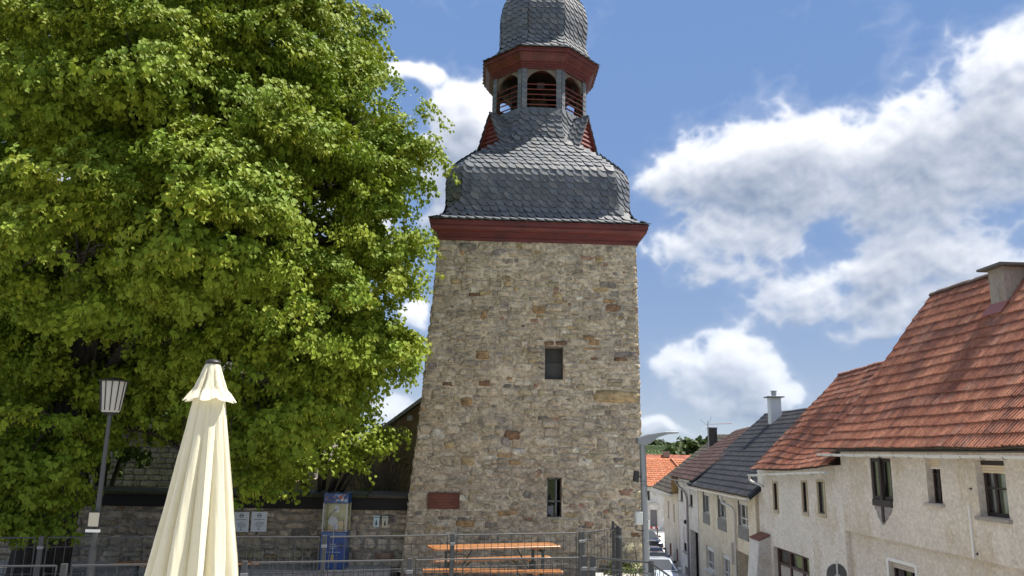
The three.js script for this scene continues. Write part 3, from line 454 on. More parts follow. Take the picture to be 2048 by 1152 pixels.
/** Half-round gutter with rim and brackets along a-b. */
function gutter(parent, a, b, r, m, every = 0.7) {
  const g = new THREE.Group(); g.name = 'gutter'; parent.add(g);
  const d = b.clone().sub(a), L = d.length(), pos = [], uv = [], idx = [], n = 12, seg = 10;
  const q = new THREE.Quaternion().setFromUnitVectors(V(1, 0, 0), d.clone().normalize());
  for (let k = 0; k <= seg; k++) for (let i = 0; i <= n; i++) { const t = Math.PI + (i / n) * Math.PI, v = V((L * k) / seg, Math.sin(t) * r + 0.012 * Math.sin(k * 2.1), Math.cos(t) * r).applyQuaternion(q).add(a); pos.push(v.x, v.y, v.z); uv.push(k, i * 0.02); }
  for (let k = 0; k < seg; k++) for (let i = 0; i < n; i++) { const p = k * (n + 1) + i; idx.push(p, p + 1, p + n + 1, p + 1, p + n + 2, p + n + 1); }
  part('trough', meshFrom(pos, uv, idx), m, g);
  part('rim', bar(a.clone().add(V(0, 0.004, -r)), b.clone().add(V(0, 0.004, -r)), 0.011, 6), m, g);
  for (let s = 0.25; s < L; s += every) { const c = a.clone().lerp(b, s / L); const t = new THREE.TorusGeometry(r + 0.004, 0.007, 5, 10, Math.PI).rotateZ(Math.PI).rotateY(Math.PI / 2).translate(c.x, c.y, c.z); part('bracket', t, mat.steel, g); }
  return g;
}
// ribbed clay tile of unit width and height; y runs up the slope, z out of it
function tileGeos(seed, prof, thick, lift, n = 6) {
  const r = rng(seed), out = [];
  for (let k = 0; k < n; k++) {
    const pos = [], uv = [], idx = [], u0 = r() * 7, v0 = r() * 7, m = prof.length;
    for (const y of [0, 0, 1.22]) for (const [x, z] of prof) { const f = pos.length / 3 < m; pos.push(x, y + (y === 0 ? 0.012 * (r() - 0.5) : 0), z + lift * (1 - y) - (f ? thick : 0) + (r() - 0.5) * 0.003); uv.push(x * 0.23 + u0, y * 0.36 + v0); }
    for (const s of [0, m]) for (let i = 0; i < m - 1; i++) idx.push(s + i, s + i + 1, s + m + i, s + i + 1, s + m + i + 1, s + m + i);
    out.push(flat(meshFrom(pos, uv, idx)));
  }
  return out;
}
const ribbed = [[-0.06, 0.012], [0.02, 0.034], [0.13, 0.036], [0.19, 0.006], [0.44, 0.002], [0.49, 0.026], [0.57, 0.026], [0.62, 0.002], [0.90, 0.004], [0.94, 0.02]];
const rolled = [[-0.04, 0.02], [0.06, 0.045], [0.18, 0.045], [0.27, 0.004], [0.50, 0.0], [0.56, 0.03], [0.66, 0.03], [0.74, 0.0], [0.97, 0.0]];
/** Tiled slope over the patch eave(u) -> ridge(u); surf(u, v) gives a point, u along, v up. */
function tiledSlope(parent, surf, cols, rows, geos, tints, o) {
  const { seed = 1, keep = 300, roughness = 0.75, jitter = 0.006, pick, weight, zs = 1 } = o;
  const mats = tints.map((c) => M(c, { map: T.tile, bumpMap: T.tileB, bumpScale: 0.004, roughness })), joined = M([1, 1, 1], { map: T.tile, bumpMap: T.tileB, bumpScale: 0.004, roughness, vertexColors: true });
  const r = rng(seed), items = [];
  for (let j = 0; j < rows; j++) for (let i = 0; i < cols; i++) {
    const u = i / cols, v = j / rows, p = surf(u, v), a = surf((i + 1) / cols, v).sub(p), up = surf(u, (j + 1) / rows).sub(p);
    const w = a.length(), h = up.length(); a.normalize(); up.normalize(); const n = up.clone().cross(a).normalize(); if (n.y < 0) n.negate(); up.copy(a.clone().cross(n)); if (up.y < 0) up.negate();
    // local x must keep the frame right handed: x across, y up, z out
    let ax = a, px = p; if (a.clone().cross(up).dot(n) < 0) { ax = a.clone().negate(); px = p.clone().addScaledVector(a, w); }
    const m = new THREE.Matrix4().makeBasis(ax.clone().multiplyScalar(w), up.clone().multiplyScalar(h), n.clone().multiplyScalar(zs)).setPosition(px.clone().addScaledVector(n, 0.012 + jitter * (r() - 0.5)).addScaledVector(up, (r() - 0.5) * 0.02));
    m.multiply(new THREE.Matrix4().makeRotationZ((r() - 0.5) * 0.02));
    items.push({ g: geos[(r() * geos.length) | 0], m, t: pick(r, u, v), w: weight(u, v) });
  }
  pieces(parent, 'tile', items, mats, tints, joined, keep, 'far_tiles');
}
/** Under-sheet of a slope and its thickness. */
function deck(parent, surf, m, nu = 16, nv = 10, name = 'roof_boarding') { const pos = [], uv = [], idx = []; for (let j = 0; j <= nv; j++) for (let i = 0; i <= nu; i++) { const p = surf(i / nu, j / nv); pos.push(p.x, p.y - 0.03, p.z); uv.push(p.x, p.z); } for (let j = 0; j < nv; j++) for (let i = 0; i < nu; i++) { const k = j * (nu + 1) + i; idx.push(k, k + 1, k + nu + 1, k + 1, k + nu + 2, k + nu + 1); } return part(name, meshFrom(pos, uv, idx), m, parent); }

const terra = mixTints([[0.45, 0.18, 0.105], [0.51, 0.21, 0.122], [0.385, 0.145, 0.088], [0.555, 0.25, 0.15], [0.31, 0.128, 0.085], [0.44, 0.195, 0.125], [0.24, 0.11, 0.08], [0.49, 0.245, 0.17]]);
const plaster = (c, o = {}) => M(c, { map: T.plaster, bumpMap: T.plasterB, bumpScale: 0.012, roughness: 0.95, ...o });
const reveal = M([0.62, 0.55, 0.43], { map: T.plaster });
const cream = M([0.70, 0.58, 0.42], { roughness: 0.6 });
const lace = MP([0.78, 0.77, 0.74], { transmission: 0.35, thickness: 0, roughness: 1 });

// ---- near house: jettied upper storey, steep clay roof
{
  const h = houseGroup('gabled_house', 'near plastered house with jettied upper storey, brown windows and steep clay roof', 11.0, -11.0, 0);
  const o = 4.0, L = 12.67;             // local x = s + 4, far corner at 12.67
  const up = [{ x0: o + 5.74, x1: o + 6.86, y0: 1.06, y1: 2.18 }, { x0: o + 3.49, x1: o + 4.09, y0: 1.14, y1: 2.19 }, { x0: o + 1.16, x1: o + 2.13, y0: 0.99, y1: 2.18 }];
  const low = [{ x0: o + 5.2, x1: o + 6.5, y0: -1.6, y1: -0.53 }];
  const wm = plaster([0.83, 0.785, 0.72]);
  part('upper_wall', holedWall(0, L, 0.04, 2.52, up, 0.3), wm, h);
  part('lower_wall', holedWall(0, L, -3.6, 0.06, low, 0.3).translate(0, 0, 0.14), plaster([0.81, 0.765, 0.69]), h);
  part('jetty_board', box(5.2, 0.05, 0.05, 2.6, 0.02, 0.10), M([0.62, 0.55, 0.44]), h);
  part('far_gable', new THREE.ExtrudeGeometry((() => { const s = new THREE.Shape(); s.moveTo(0, -3.6); s.lineTo(7.6, -3.6); s.lineTo(7.6, 2.3); s.lineTo(3.74, 7.25); s.lineTo(0, 2.52); s.closePath(); return s; })(), { depth: 0.3, bevelEnabled: false }).rotateY(-Math.PI / 2).translate(L - 0.005, 0, 0.31), wm, h);
  part('near_gable', new THREE.ExtrudeGeometry((() => { const s = new THREE.Shape(); s.moveTo(0, -3.6); s.lineTo(7.6, -3.6); s.lineTo(7.6, 2.3); s.lineTo(3.74, 7.25); s.lineTo(0, 2.52); s.closePath(); return s; })(), { depth: 0.3, bevelEnabled: false }).rotateY(-Math.PI / 2).translate(0.305, 0, 0.31), wm, h);
  part('rear_wall', box(L - 0.62, 5.9, 0.3, L / 2, -0.65, 7.75), wm, h);
  part('upper_floor', box(L - 0.62, 0.14, 7.0, L / 2, 0.1, 4.1), mat.oldWood, h);
  // windows
  const w1 = casement(h, up[0], { z: 0.05, fw: 0.10, mull: [0.5], glass: mat.glass });
  part('middle_post', box(0.11, 1.72, 0.08, o + 6.3, 1.34, 0.0), mat.darkWood, w1);
  part('lower_board', box(1.02, 0.17, 0.06, o + 6.3, 0.98, -0.012), mat.darkWood, w1);
  const patch = new THREE.Shape(); [[5.86, 0.92], [6.72, 0.92], [6.78, 0.83], [6.66, 0.74], [6.62, 0.6], [6.5, 0.52], [6.42, 0.40], [6.3, 0.42], [6.2, 0.52], [6.1, 0.56], [6.04, 0.66], [5.93, 0.72], [5.84, 0.82]].forEach(([x, y], i) => (i ? patch.lineTo(o + x, y) : patch.moveTo(o + x, y)));
  part('bare_patch', new THREE.ExtrudeGeometry(patch, { depth: 0.014, bevelEnabled: false }).translate(0, 0, -0.012), M([0.44, 0.40, 0.39], { map: T.ground, bumpMap: T.groundB, bumpScale: 0.01 }), h, 'ragged grey patch where the render has come off');
  curtain(w1, o + 5.84, o + 6.2, 1.2, 2.0, 0.2, lace); curtain(w1, o + 6.5, o + 6.75, 1.5, 2.1, 0.22, M([0.5, 0.48, 0.46]));
  const w2 = casement(h, up[1], { z: 0.20, fw: 0.05, mull: [0.6], rails: [0.33, 0.66], sill: 0.06, sillMat: M([0.42, 0.38, 0.35]) });
  shutter(h, up[1], 0.20, cream, 0.12);
  part('shutter_rail', box(0.57, 0.04, 0.02, o + 3.79, 1.97, 0.115), mat.white, w2);
  const w3 = casement(h, up[2], { z: 0.20, fw: 0.085, mull: [0.62], rails: [0.55], sill: 0.085, sillMat: M([0.50, 0.46, 0.40], { map: T.ground }), top: 0.1 });
  part('lintel', box(0.97, 0.1, 0.08, o + 1.645, 2.13, 0.17), mat.darkWood, w3);
  shutter(h, { ...up[2], y1: 2.08 }, 0.17, cream, 0.14);
  curtain(w3, o + 1.2, o + 1.75, 1.05, 1.95, 0.3, lace); curtain(w3, o + 1.85, o + 2.1, 1.05, 1.95, 0.32, lace);
  const w4 = casement(h, { ...low[0] }, { z: 0.30, fw: 0.09, mull: [0.33, 0.66], fm: mat.darkWood });
  shutter(h, low[0], 0.16, M([0.55, 0.5, 0.45]), 0.24);
  part('surround', join([box(0.1, 1.2, 0.03, o + 5.15, -1.05, 0.13), box(0.1, 1.2, 0.03, o + 6.55, -1.05, 0.13), box(1.3, 0.09, 0.03, o + 5.85, -0.48, 0.13)]), mat.white, w4);
  // cable duct and hooks
  part('cable_duct', box(0.055, 1.12, 0.035, o + 2.47, 0.61, -0.02), mat.white, h);
  for (const y of [1.55, 0.16]) part('wall_hook', join([cyl(0.03, 0.03, 0.02, 0, 0, 0).rotateX(Math.PI / 2).translate(o + 2.36, y, -0.01), bar(V(o + 2.36, y, -0.02), V(o + 2.24, y + 0.01, -0.12), 0.008)]), mat.black, h);
  // roof: eave z = -0.35, ridge z = 3.74
  const x0 = 0, x1 = 13.27;
  const sag = (u, v) => -0.05 * Math.sin(Math.PI * v) + 0.035 * n3(u * 5, v * 3, 4) - 0.07 * sst(0.65, 0.95, u) * Math.sin(Math.PI * Math.min(1, v * 2)) - 0.03 * n3(u * 9, v * 7, 1);
  const surf = (u, v) => { const x = lerp(x0, x1, u), kick = 0.10 * (1 - v) ** 4, z = lerp(-0.37, 3.74, v), y = lerp(2.34, lerp(7.36, 7.46, u), v) + sag(u, v) + kick; return V(x, y, z); };
  const roof = new THREE.Group(); roof.name = 'roof'; h.add(roof);
  deck(roof, surf, mat.oldWood); deck(roof, (u, v) => V(lerp(x0, x1, u), lerp(2.2, 7.41, v), lerp(8.1, 3.74, v)), M(terra[2], { map: T.tile }), 4, 4, 'rear_slope');
  const pick = (r, u, v) => { const c = n3(u * 9, v * 7, 2) + (r() - 0.5) * 0.9; const strip = Math.abs(u - (0.30 + 0.40 * (1 - v))) < 0.011 ? 1 : 0; if (strip && r() < 0.5) return 2; return c > 0.34 ? 3 : c > 0.16 ? 1 : c > -0.1 ? 0 : c > -0.22 ? 5 : c > -0.36 ? 2 : c > -0.42 ? 7 : 4; };
  tiledSlope(roof, surf, 58, 17, tileGeos(41, ribbed, 0.030, 0.034), terra, { seed: 42, pick, weight: (u, v) => (u > 0.28 ? 1 - v * 0.3 + (u < 0.8 ? 1 : 0) : 0), zs: 1.0 });
  // ridge tiles
  for (let i = 0; i < 34; i++) { const p = surf((i + 0.5) / 34, 1); part('ridge_tile', new THREE.CylinderGeometry(0.12, 0.13, 0.42, 8, 1, false, 0, Math.PI).rotateZ(Math.PI / 2).rotateX(-Math.PI / 2 + Math.PI / 2).translate(p.x, p.y - 0.03 + 0.01 * Math.sin(i * 2.2), p.z), M([0.22, 0.15, 0.12], { map: T.stone, bumpMap: T.stoneB, bumpScale: 0.02 }), roof); }
  // mortar fillet on the verge, chimney with slab and flashing
  gutter(h, V(0, 2.27, -0.44), V(13.2, 2.265, -0.44), 0.065, M([0.62, 0.62, 0.60], { roughness: 0.5, metalness: 0.2 }));
  part('soffit', box(13.1, 0.03, 0.40, 6.6, 2.36, -0.15), mat.oldWood, h);
  const ch = new THREE.Group(); ch.name = 'chimney'; h.add(ch); ch.position.set(8.7, 0, 3.06);
  part('stack', rbox(0.62, 1.6, 0.62, 0.02, 0, 6.45, 0), plaster([0.42, 0.38, 0.34]), ch);
  part('cap_slab', rbox(1.0, 0.07, 1.0, 0.015, 0, 7.285, 0), M([0.20, 0.20, 0.20], { map: T.ground }), ch);
  part('flashing', join([box(0.8, 0.03, 0.42).rotateX(-0.9).translate(0, 6.14, -0.43), box(0.16, 0.03, 1.0).rotateX(-0.9).translate(-0.37, 6.63, 0.02), box(0.16, 0.03, 1.0).rotateX(-0.9).translate(0.37, 6.63, 0.02)]), M([0.30, 0.10, 0.08], { roughness: 0.6 }), ch);
  shade(h);
}

// ---- second house: lower eave, sagging clay roof, three slot windows
{
  const h = houseGroup('slot_window_house', 'low plastered house with sagging clay roof and three narrow slot windows', 11.0, -23.68, 1.5);
  const L = 7.86;
  const up = [{ x0: 5.62, x1: 6.05, y0: 0.20, y1: 1.19 }, { x0: 2.78, x1: 3.17, y0: 0.34, y1: 1.33 }, { x0: 1.34, x1: 1.84, y0: 0.40, y1: 1.40 }];
  const gate = { x0: 2.95, x1: 6.4, y0: -3.55, y1: -1.14 };
  const wm = plaster([0.85, 0.815, 0.765]);
  part('front_wall', holedWall(0, L, -3.9, [[L, 1.62], [0, 1.95]], [...up, gate], 0.3), wm, h);
  part('far_gable', box(0.3, 5.6, 6.4, L - 0.15, -1.2, 3.55), wm, h);
  part('rear_wall', box(L, 5.6, 0.3, L / 2, -1.2, 7.0), wm, h);
  part('near_wall', box(0.2, 7.0, 6.5, 0.12, -0.5, 3.56), wm, h);
  part('inner_floor', box(L - 0.4, 0.14, 6.5, L / 2 + 0.1, -0.2, 3.6), mat.oldWood, h);
  for (const q of up) { const w = casement(h, q, { z: 0.05, fw: 0.045, mull: [], glass: mat.glass, fm: mat.darkWood }); const sm = M([0.60, 0.53, 0.38], { map: T.plaster }); part('surround', join([box(0.07, q.y1 - q.y0 + 0.1, 0.03, q.x0 - 0.035, (q.y0 + q.y1) / 2, -0.012), box(0.07, q.y1 - q.y0 + 0.1, 0.03, q.x1 + 0.035, (q.y0 + q.y1) / 2, -0.012), box(q.x1 - q.x0, 0.06, 0.03, (q.x0 + q.x1) / 2, q.y1 + 0.02, -0.012), box(q.x1 - q.x0 + 0.14, 0.1, 0.05, (q.x0 + q.x1) / 2, q.y0 - 0.07, -0.015)]), sm, w); }
  const g = new THREE.Group(); g.name = 'garage_gate'; h.add(g);
  const gw = M([0.10, 0.05, 0.04], { map: T.wood, roughness: 0.6 });
  part('gate_frame', join([box(0.14, 2.4, 0.1, 6.33, -2.34, 0.2), box(0.12, 2.4, 0.1, 5.1, -2.34, 0.2), box(0.12, 2.4, 0.1, 3.9, -2.34, 0.2), box(0.12, 2.4, 0.1, 3.01, -2.34, 0.2), box(3.3, 0.1, 0.1, 4.68, -1.19, 0.2), box(3.3, 0.1, 0.09, 4.68, -1.72, 0.2)]), gw, g);
  for (const [a, b] of [[5.17, 6.26], [3.97, 5.03], [3.08, 3.83]]) { part('pane', box(b - a, 0.42, 0.01, (a + b) / 2, -1.46, 0.22), mat.glass, g); part('gate_panel', box(b - a, 1.8, 0.03, (a + b) / 2, -2.66, 0.22), M([0.55, 0.53, 0.50], { map: T.plaster }), g); }
  const surf = (u, v) => { const x = lerp(-0.1, 7.42, u), ye = lerp(1.83, 1.50, u) , yr = lerp(5.62, 5.46, u), z = lerp(-0.38, 3.45, v); const dip = -0.26 * Math.sin(Math.PI * Math.min(1, Math.max(0, u * 1.25))) * Math.sin(Math.PI * Math.min(1, v * 1.35 + 0.1)) + 0.05 * n3(u * 6, v * 4, 8); return V(x, lerp(ye, yr, v) + dip + 0.12 * (1 - v) ** 3, z); };
  const roof = new THREE.Group(); roof.name = 'roof'; h.add(roof);
  deck(roof, surf, mat.oldWood); deck(roof, (u, v) => V(lerp(-0.1, 7.42, u), lerp(1.6, 5.5, v), lerp(7.2, 3.45, v)), M(terra[2], { map: T.tile }), 4, 4, 'rear_slope');
  tiledSlope(roof, surf, 33, 16, tileGeos(51, ribbed, 0.03, 0.034), terra, { seed: 52, pick: (r, u, v) => { const c = n3(u * 6, v * 6, 12) + (r() - 0.5) * 0.9; const moss = n3(u * 5 + 3, v * 5, 7) > 0.22 && r() < 0.6; return moss ? 6 : c > 0.3 ? 7 : c > 0.05 ? 0 : c > -0.1 ? 1 : c > -0.3 ? 2 : 4; }, weight: (u, v) => 1 - v });
  for (let i = 0; i < 20; i++) { const p = surf((i + 0.5) / 20, 1); part('ridge_tile', new THREE.CylinderGeometry(0.11, 0.12, 0.4, 8, 1, false, 0, Math.PI).rotateZ(Math.PI / 2).translate(p.x, p.y - 0.03, p.z), M(terra[2], { map: T.tile }), roof); }
  const gm = M([0.62, 0.62, 0.60], { roughness: 0.5, metalness: 0.2 });
  gutter(h, V(0.05, 1.74, -0.45), V(7.5, 1.42, -0.45), 0.065, gm);
  part('downpipe', tube([[7.45, 1.38, -0.45], [7.5, 1.22, -0.42], [7.2, 1.08, -0.2], [7.0, 1.02, -0.08]], 0.045, 20, 8), gm, h);
  // whitewashed buttress with a little tiled cap at the far corner
  const b = new THREE.Group(); b.name = 'buttress'; h.add(b);
  const bs = new THREE.Shape(); bs.moveTo(0, -3.9); bs.lineTo(-0.75, -3.9); bs.lineTo(-0.42, -1.05); bs.lineTo(0, -0.85); bs.closePath();
  part('buttress_body', new THREE.ExtrudeGeometry(bs, { depth: 1.0, bevelEnabled: true, bevelSize: 0.04, bevelThickness: 0.04, bevelSegments: 2 }).rotateY(-Math.PI / 2).translate(7.7, 0, 0), M([0.74, 0.73, 0.71], { map: T.plaster, bumpMap: T.plasterB, bumpScale: 0.02 }), b);
  for (let i = 0; i < 5; i++) part('cap_tile', rbox(0.24, 0.035, 0.52, 0.01).rotateX(-0.42).translate(6.75 + i * 0.23, -0.88 + 0.01 * (i % 2), -0.24), M(terra[4], { map: T.tile }), b);
  shade(h);
}

// ---- third house: dark concrete tiles, grey reveals, steel flue
{
  const h = houseGroup('dark_roof_house', 'beige house with dark grey tiled roof and white flue chimney', 11.13, -31.72, 4.0);
  const L = 11.15, g = 0.27;
  const up = [[8.5, 9.95], [5.0, 6.6], [1.2, 2.75]].map(([a, b]) => ({ x0: a, x1: b, y0: -0.78, y1: 0.25 }));
  const low = [{ x0: 7.85, x1: 9.55, y0: -3.52, y1: -2.38 }, { x0: 4.6, x1: 6.1, y0: -3.52, y1: -2.34 }];
  const gate = { x0: 0.75, x1: 3.45, y0: -4.2, y1: -1.88 };
  const wm = plaster([0.82, 0.74, 0.60]);
  part('front_wall', holedWall(0, L, -4.9, 0.72, [...up, ...low, gate], 0.35), wm, h);
  part('near_wall', new THREE.ExtrudeGeometry((() => { const s = new THREE.Shape(); s.moveTo(0.35, -4.4); s.lineTo(8, -4.4); s.lineTo(8, 0.7); s.lineTo(4.2, 4.3); s.lineTo(0.35, 0.72); s.closePath(); return s; })(), { depth: 0.3, bevelEnabled: false }).rotateY(-Math.PI / 2).translate(0.3, 0, 0), wm, h);
  part('far_wall', box(0.3, 5.6, 7.4, L - 0.16, -2.1, 4.06), wm, h);
  part('rear_wall', box(L, 5.4, 0.3, L / 2, -2.1, 7.9), wm, h);
  part('inner_floor', box(L - 0.62, 0.14, 7.2, L / 2, -1.5, 4.0), mat.oldWood, h);
  const grey = M([0.30, 0.28, 0.265], { map: T.ground });
  const plastic = M([0.66, 0.66, 0.65], { roughness: 0.4 });
  up.forEach((q, i) => { const w = casement(h, q, { z: 0.13, fw: 0.07, mull: [0.45], rails: i === 2 ? [0.3] : [], fm: i === 2 ? plastic : M([0.45, 0.46, 0.48], { roughness: 0.5 }), glass: mat.glass }); part('apron_panel', box(q.x1 - q.x0 + 0.1, 0.52, 0.03, (q.x0 + q.x1) / 2, q.y0 - 0.28, -0.012), grey, w); shutter(w, q, 0.16, M([0.62, 0.58, 0.52]), 0.06); part('jamb', box(0.03, q.y1 - q.y0, 0.12, q.x1 - 0.016, (q.y0 + q.y1) / 2, 0.05), grey, w); });
  low.forEach((q) => { const w = casement(h, q, { z: 0.13, fw: 0.07, mull: [0.5], rails: [0.3], fm: plastic, sill: 0.07, sillMat: plastic }); shutter(w, q, 0.22, mat.white, 0.07); });
  const gt = new THREE.Group(); gt.name = 'doorway'; h.add(gt);
  part('door_leaf', box(1.3, 2.3, 0.06, 1.45, -3.04, 0.9), mat.darkWood, gt); part('door_side', box(0.06, 2.3, 0.9, 3.42, -3.04, 0.79), wm, gt); part('door_back', box(1.4, 2.3, 0.06, 2.75, -3.04, 1.0), M([0.5, 0.46, 0.4]), gt);
  const surf = (u, v) => { const x = lerp(-0.55, 12.35, u), z = lerp(-0.36, 4.2, v); return V(x, lerp(lerp(0.56, 0.48, u), lerp(4.32, 4.46, u), v) + 0.02 * n3(u * 7, v * 5, 2), z); };
  const roof = new THREE.Group(); roof.name = 'roof'; h.add(roof);
  deck(roof, surf, mat.darkWood); deck(roof, (u, v) => V(lerp(-0.4, 11.6, u), lerp(0.5, 4.36, v), lerp(8.4, 4.2, v)), M([0.05, 0.05, 0.055]), 4, 4, 'rear_slope');
  const dark = mixTints([[0.060, 0.060, 0.066], [0.052, 0.052, 0.058], [0.07, 0.068, 0.072], [0.08, 0.078, 0.08]]);
  tiledSlope(roof, surf, 40, 17, tileGeos(61, rolled, 0.034, 0.030), dark, { seed: 62, roughness: 0.55, pick: (r) => (r() * 3.3) | 0, weight: (u, v) => 1 - u, jitter: 0.003 });
  for (let i = 0; i < 30; i++) { const p = surf((i + 0.5) / 30, 1); part('ridge_tile', new THREE.CylinderGeometry(0.11, 0.12, 0.44, 8, 1, false, 0, Math.PI).rotateZ(Math.PI / 2).translate(p.x, p.y - 0.03, p.z), M(dark[0]), roof); }
  part('verge_board', bar(V(-0.5, 0.50, -0.36), V(-0.5, 4.26, 4.15), 0.07, 6), mat.black, roof);
  const gm = M([0.55, 0.53, 0.50], { roughness: 0.5, metalness: 0.2 });
  gutter(h, V(-0.5, 0.46, -0.43), V(12.3, 0.38, -0.43), 0.065, gm);
  for (const [x, b] of [[3.6, -4.2]]) part('downpipe', tube([[x + 0.35, 0.34, -0.43], [x + 0.3, 0.1, -0.42], [x - 0.3, -0.06, -0.2], [x - 0.5, -0.2, -0.1], [x - 0.5, -0.9, -0.09], [x - 0.5, b, -0.09]], 0.055, 40, 8), gm, h);
  part('meter_box', box(0.22, 0.9, 0.14, 3.75, -2.1, -0.07), M([0.5, 0.47, 0.42]), h);
  const f = new THREE.Group(); f.name = 'flue_chimney'; h.add(f); f.position.set(8.85, 0, 3.65);
  part('casing', rbox(0.56, 1.5, 0.56, 0.01, 0, 4.42, 0), M([0.62, 0.63, 0.65], { roughness: 0.4 }), f);
  part('cap_plate', rbox(0.86, 0.06, 0.86, 0.01, 0, 5.2, 0), mat.lead, f);
  part('flue_pipe', join([cyl(0.12, 0.12, 0.3, 0, 5.22, 0), cyl(0.18, 0.18, 0.03, 0, 5.5, 0), cyl(0.15, 0.15, 0.08, 0, 5.36, 0)]), mat.zinc, f);
  shade(h);
}

// ---- fourth and fifth: white house with brown roof, cream house with weathered roof
{
  const h = houseGroup('brown_roof_house', 'white rendered house with brown tiled roof and dark downpipe', 11.95, -43.1, 5.0);
  const L = 6.5, wm = plaster([0.86, 0.82, 0.79]);
  const up = [{ x0: 1.55, x1: 2.5, y0: -0.72, y1: 0.28 }, { x0: 4.8, x1: 5.65, y0: -0.62, y1: 0.18 }], low = [{ x0: 3.9, x1: 4.9, y0: -3.5, y1: -2.1 }], gate = [{ x0: 0.15, x1: 2.6, y0: -5.0, y1: -2.02 }, { x0: 3.6, x1: 4.7, y0: -5.0, y1: -4.3 }];
  part('front_wall', holedWall(0, L, -5.8, 0.95, [...up, ...low, ...gate], 0.3), wm, h);
  part('near_wall', new THREE.ExtrudeGeometry((() => { const s = new THREE.Shape(); s.moveTo(0.3, -5); s.lineTo(8, -5); s.lineTo(8, 0.9); s.lineTo(4.0, 3.75); s.lineTo(0.3, 1.0); s.closePath(); return s; })(), { depth: 0.3, bevelEnabled: false }).rotateY(-Math.PI / 2).translate(0.3, 0, 0), wm, h);
  part('far_wall', box(0.3, 6, 7.4, L - 0.16, -2.1, 4.02), wm, h); part('rear_wall', box(L, 6, 0.3, L / 2, -2.1, 7.9), wm, h);
  up.forEach((q, i) => { casement(h, q, { z: 0.08, fw: 0.06, mull: [0.5], fm: mat.darkWood, sill: 0.05, sillMat: M([0.3, 0.27, 0.26]) }); if (i === 0) shutter(h, q, 0.38, M([0.62, 0.55, 0.52]), 0.035); });
  low.forEach((q) => { casement(h, q, { z: 0.08, fw: 0.06, mull: [0.5], fm: mat.darkWood, sill: 0.05, sillMat: M([0.3, 0.27, 0.26]) }); shutter(h, q, 0.9, M([0.62, 0.55, 0.52]), 0.035); });
  const d = new THREE.Group(); d.name = 'gateway'; h.add(d); part('side_panel', box(1.3, 3.0, 0.06, 1.95, -3.5, 0.6), M([0.5, 0.43, 0.40], { map: T.plaster }), d); part('door_leaf', box(0.5, 3.0, 0.06, 1.0, -3.5, 0.2), M([0.10, 0.045, 0.035], { map: T.wood }), d); part('door_leaf', box(0.9, 0.66, 0.05, 4.15, -4.65, 0.2), mat.darkWood, d);
  const surf = (u, v) => V(lerp(-0.45, 7.6, u), lerp(0.78, lerp(3.95, 3.7, u), v), lerp(-0.36, 4.0, v));
  const roof = new THREE.Group(); roof.name = 'roof'; h.add(roof); deck(roof, surf, mat.darkWood); deck(roof, (u, v) => V(lerp(-0.3, 7.3, u), lerp(0.8, 3.8, v), lerp(8.2, 4.0, v)), M([0.1, 0.05, 0.045]), 4, 4, 'rear_slope');
  const br = mixTints([[0.125, 0.062, 0.052], [0.145, 0.075, 0.062], [0.105, 0.056, 0.05], [0.16, 0.09, 0.075]]);
  tiledSlope(roof, surf, 24, 15, tileGeos(71, rolled, 0.034, 0.032), br, { seed: 72, keep: 0, roughness: 0.65, pick: (r) => (r() * 4) | 0, weight: () => 0 });
  part('verge_board', bar(V(-0.42, 0.72, -0.36), V(-0.42, 3.85, 3.95), 0.08, 6), mat.black, roof);
  part('verge_flashing', box(0.25, 0.02, 5.4).rotateX(-0.63).translate(-0.62, 2.2, 1.85), mat.zinc, roof);
  gutter(h, V(-0.4, 0.66, -0.43), V(7.5, 0.63, -0.43), 0.065, M([0.25, 0.24, 0.24]));
  part('downpipe', tube([[4.9, 0.58, -0.43], [4.5, 0.3, -0.3], [3.6, 0.05, -0.15], [3.0, -0.3, -0.08], [2.95, -1.2, -0.08], [2.9, -5, -0.08]], 0.06, 40, 8), M([0.30, 0.25, 0.25], { roughness: 0.5 }), h);
  part('wall_lamp', new THREE.SphereGeometry(0.13, 12, 8).translate(3.3, -1.7, -0.12), mat.black, h);
  shade(h);

  const k = houseGroup('cream_house', 'cream rendered house with weathered grey roof, black chimney and television aerial', 12.5, -49.6, 5.0), K = 6.2, wk = plaster([0.86, 0.78, 0.66]);
  const kw = [{ x0: 3.5, x1: 4.4, y0: -2.14, y1: -0.95 }, { x0: 1.3, x1: 1.95, y0: -2.16, y1: -1.0 }, { x0: 3.1, x1: 3.9, y0: -4.45, y1: -3.62 }, { x0: 0.5, x1: 1.1, y0: -4.45, y1: -3.66 }];
  part('front_wall', holedWall(0, K, -6, 0.0, kw, 0.3), wk, k); part('plinth', box(K, 0.75, 0.05, K / 2, -5.4, -0.015), M([0.50, 0.38, 0.28], { map: T.plaster }), k); part('gable_board', box(0.04, 1.1, 3.2, -0.03, 0.28, 1.2), M([0.55, 0.36, 0.16], { map: T.wood }), k);
  part('far_wall', box(0.3, 6, 7, K - 0.16, -3, 3.82), wk, k); part('rear_wall', box(K, 6, 0.3, K / 2, -3, 7.5), wk, k);
  kw.forEach((q, i) => { if (i < 2) { casement(k, q, { z: 0.05, fw: 0.05, mull: [], fm: M([0.5, 0.42, 0.36]), glass: M([0.50, 0.43, 0.38], { roughness: 0.6 }) }); } else casement(k, q, { z: 0.05, fw: 0.06, mull: [0.5], fm: M([0.28, 0.1, 0.06]), glass: M([0.30, 0.12, 0.08], { map: T.wood }) }); });
  const s2 = (u, v) => V(lerp(-0.1, 9.4, u), lerp(-0.30, lerp(3.4, 3.6, u), v), lerp(-0.34, 4.6, v));
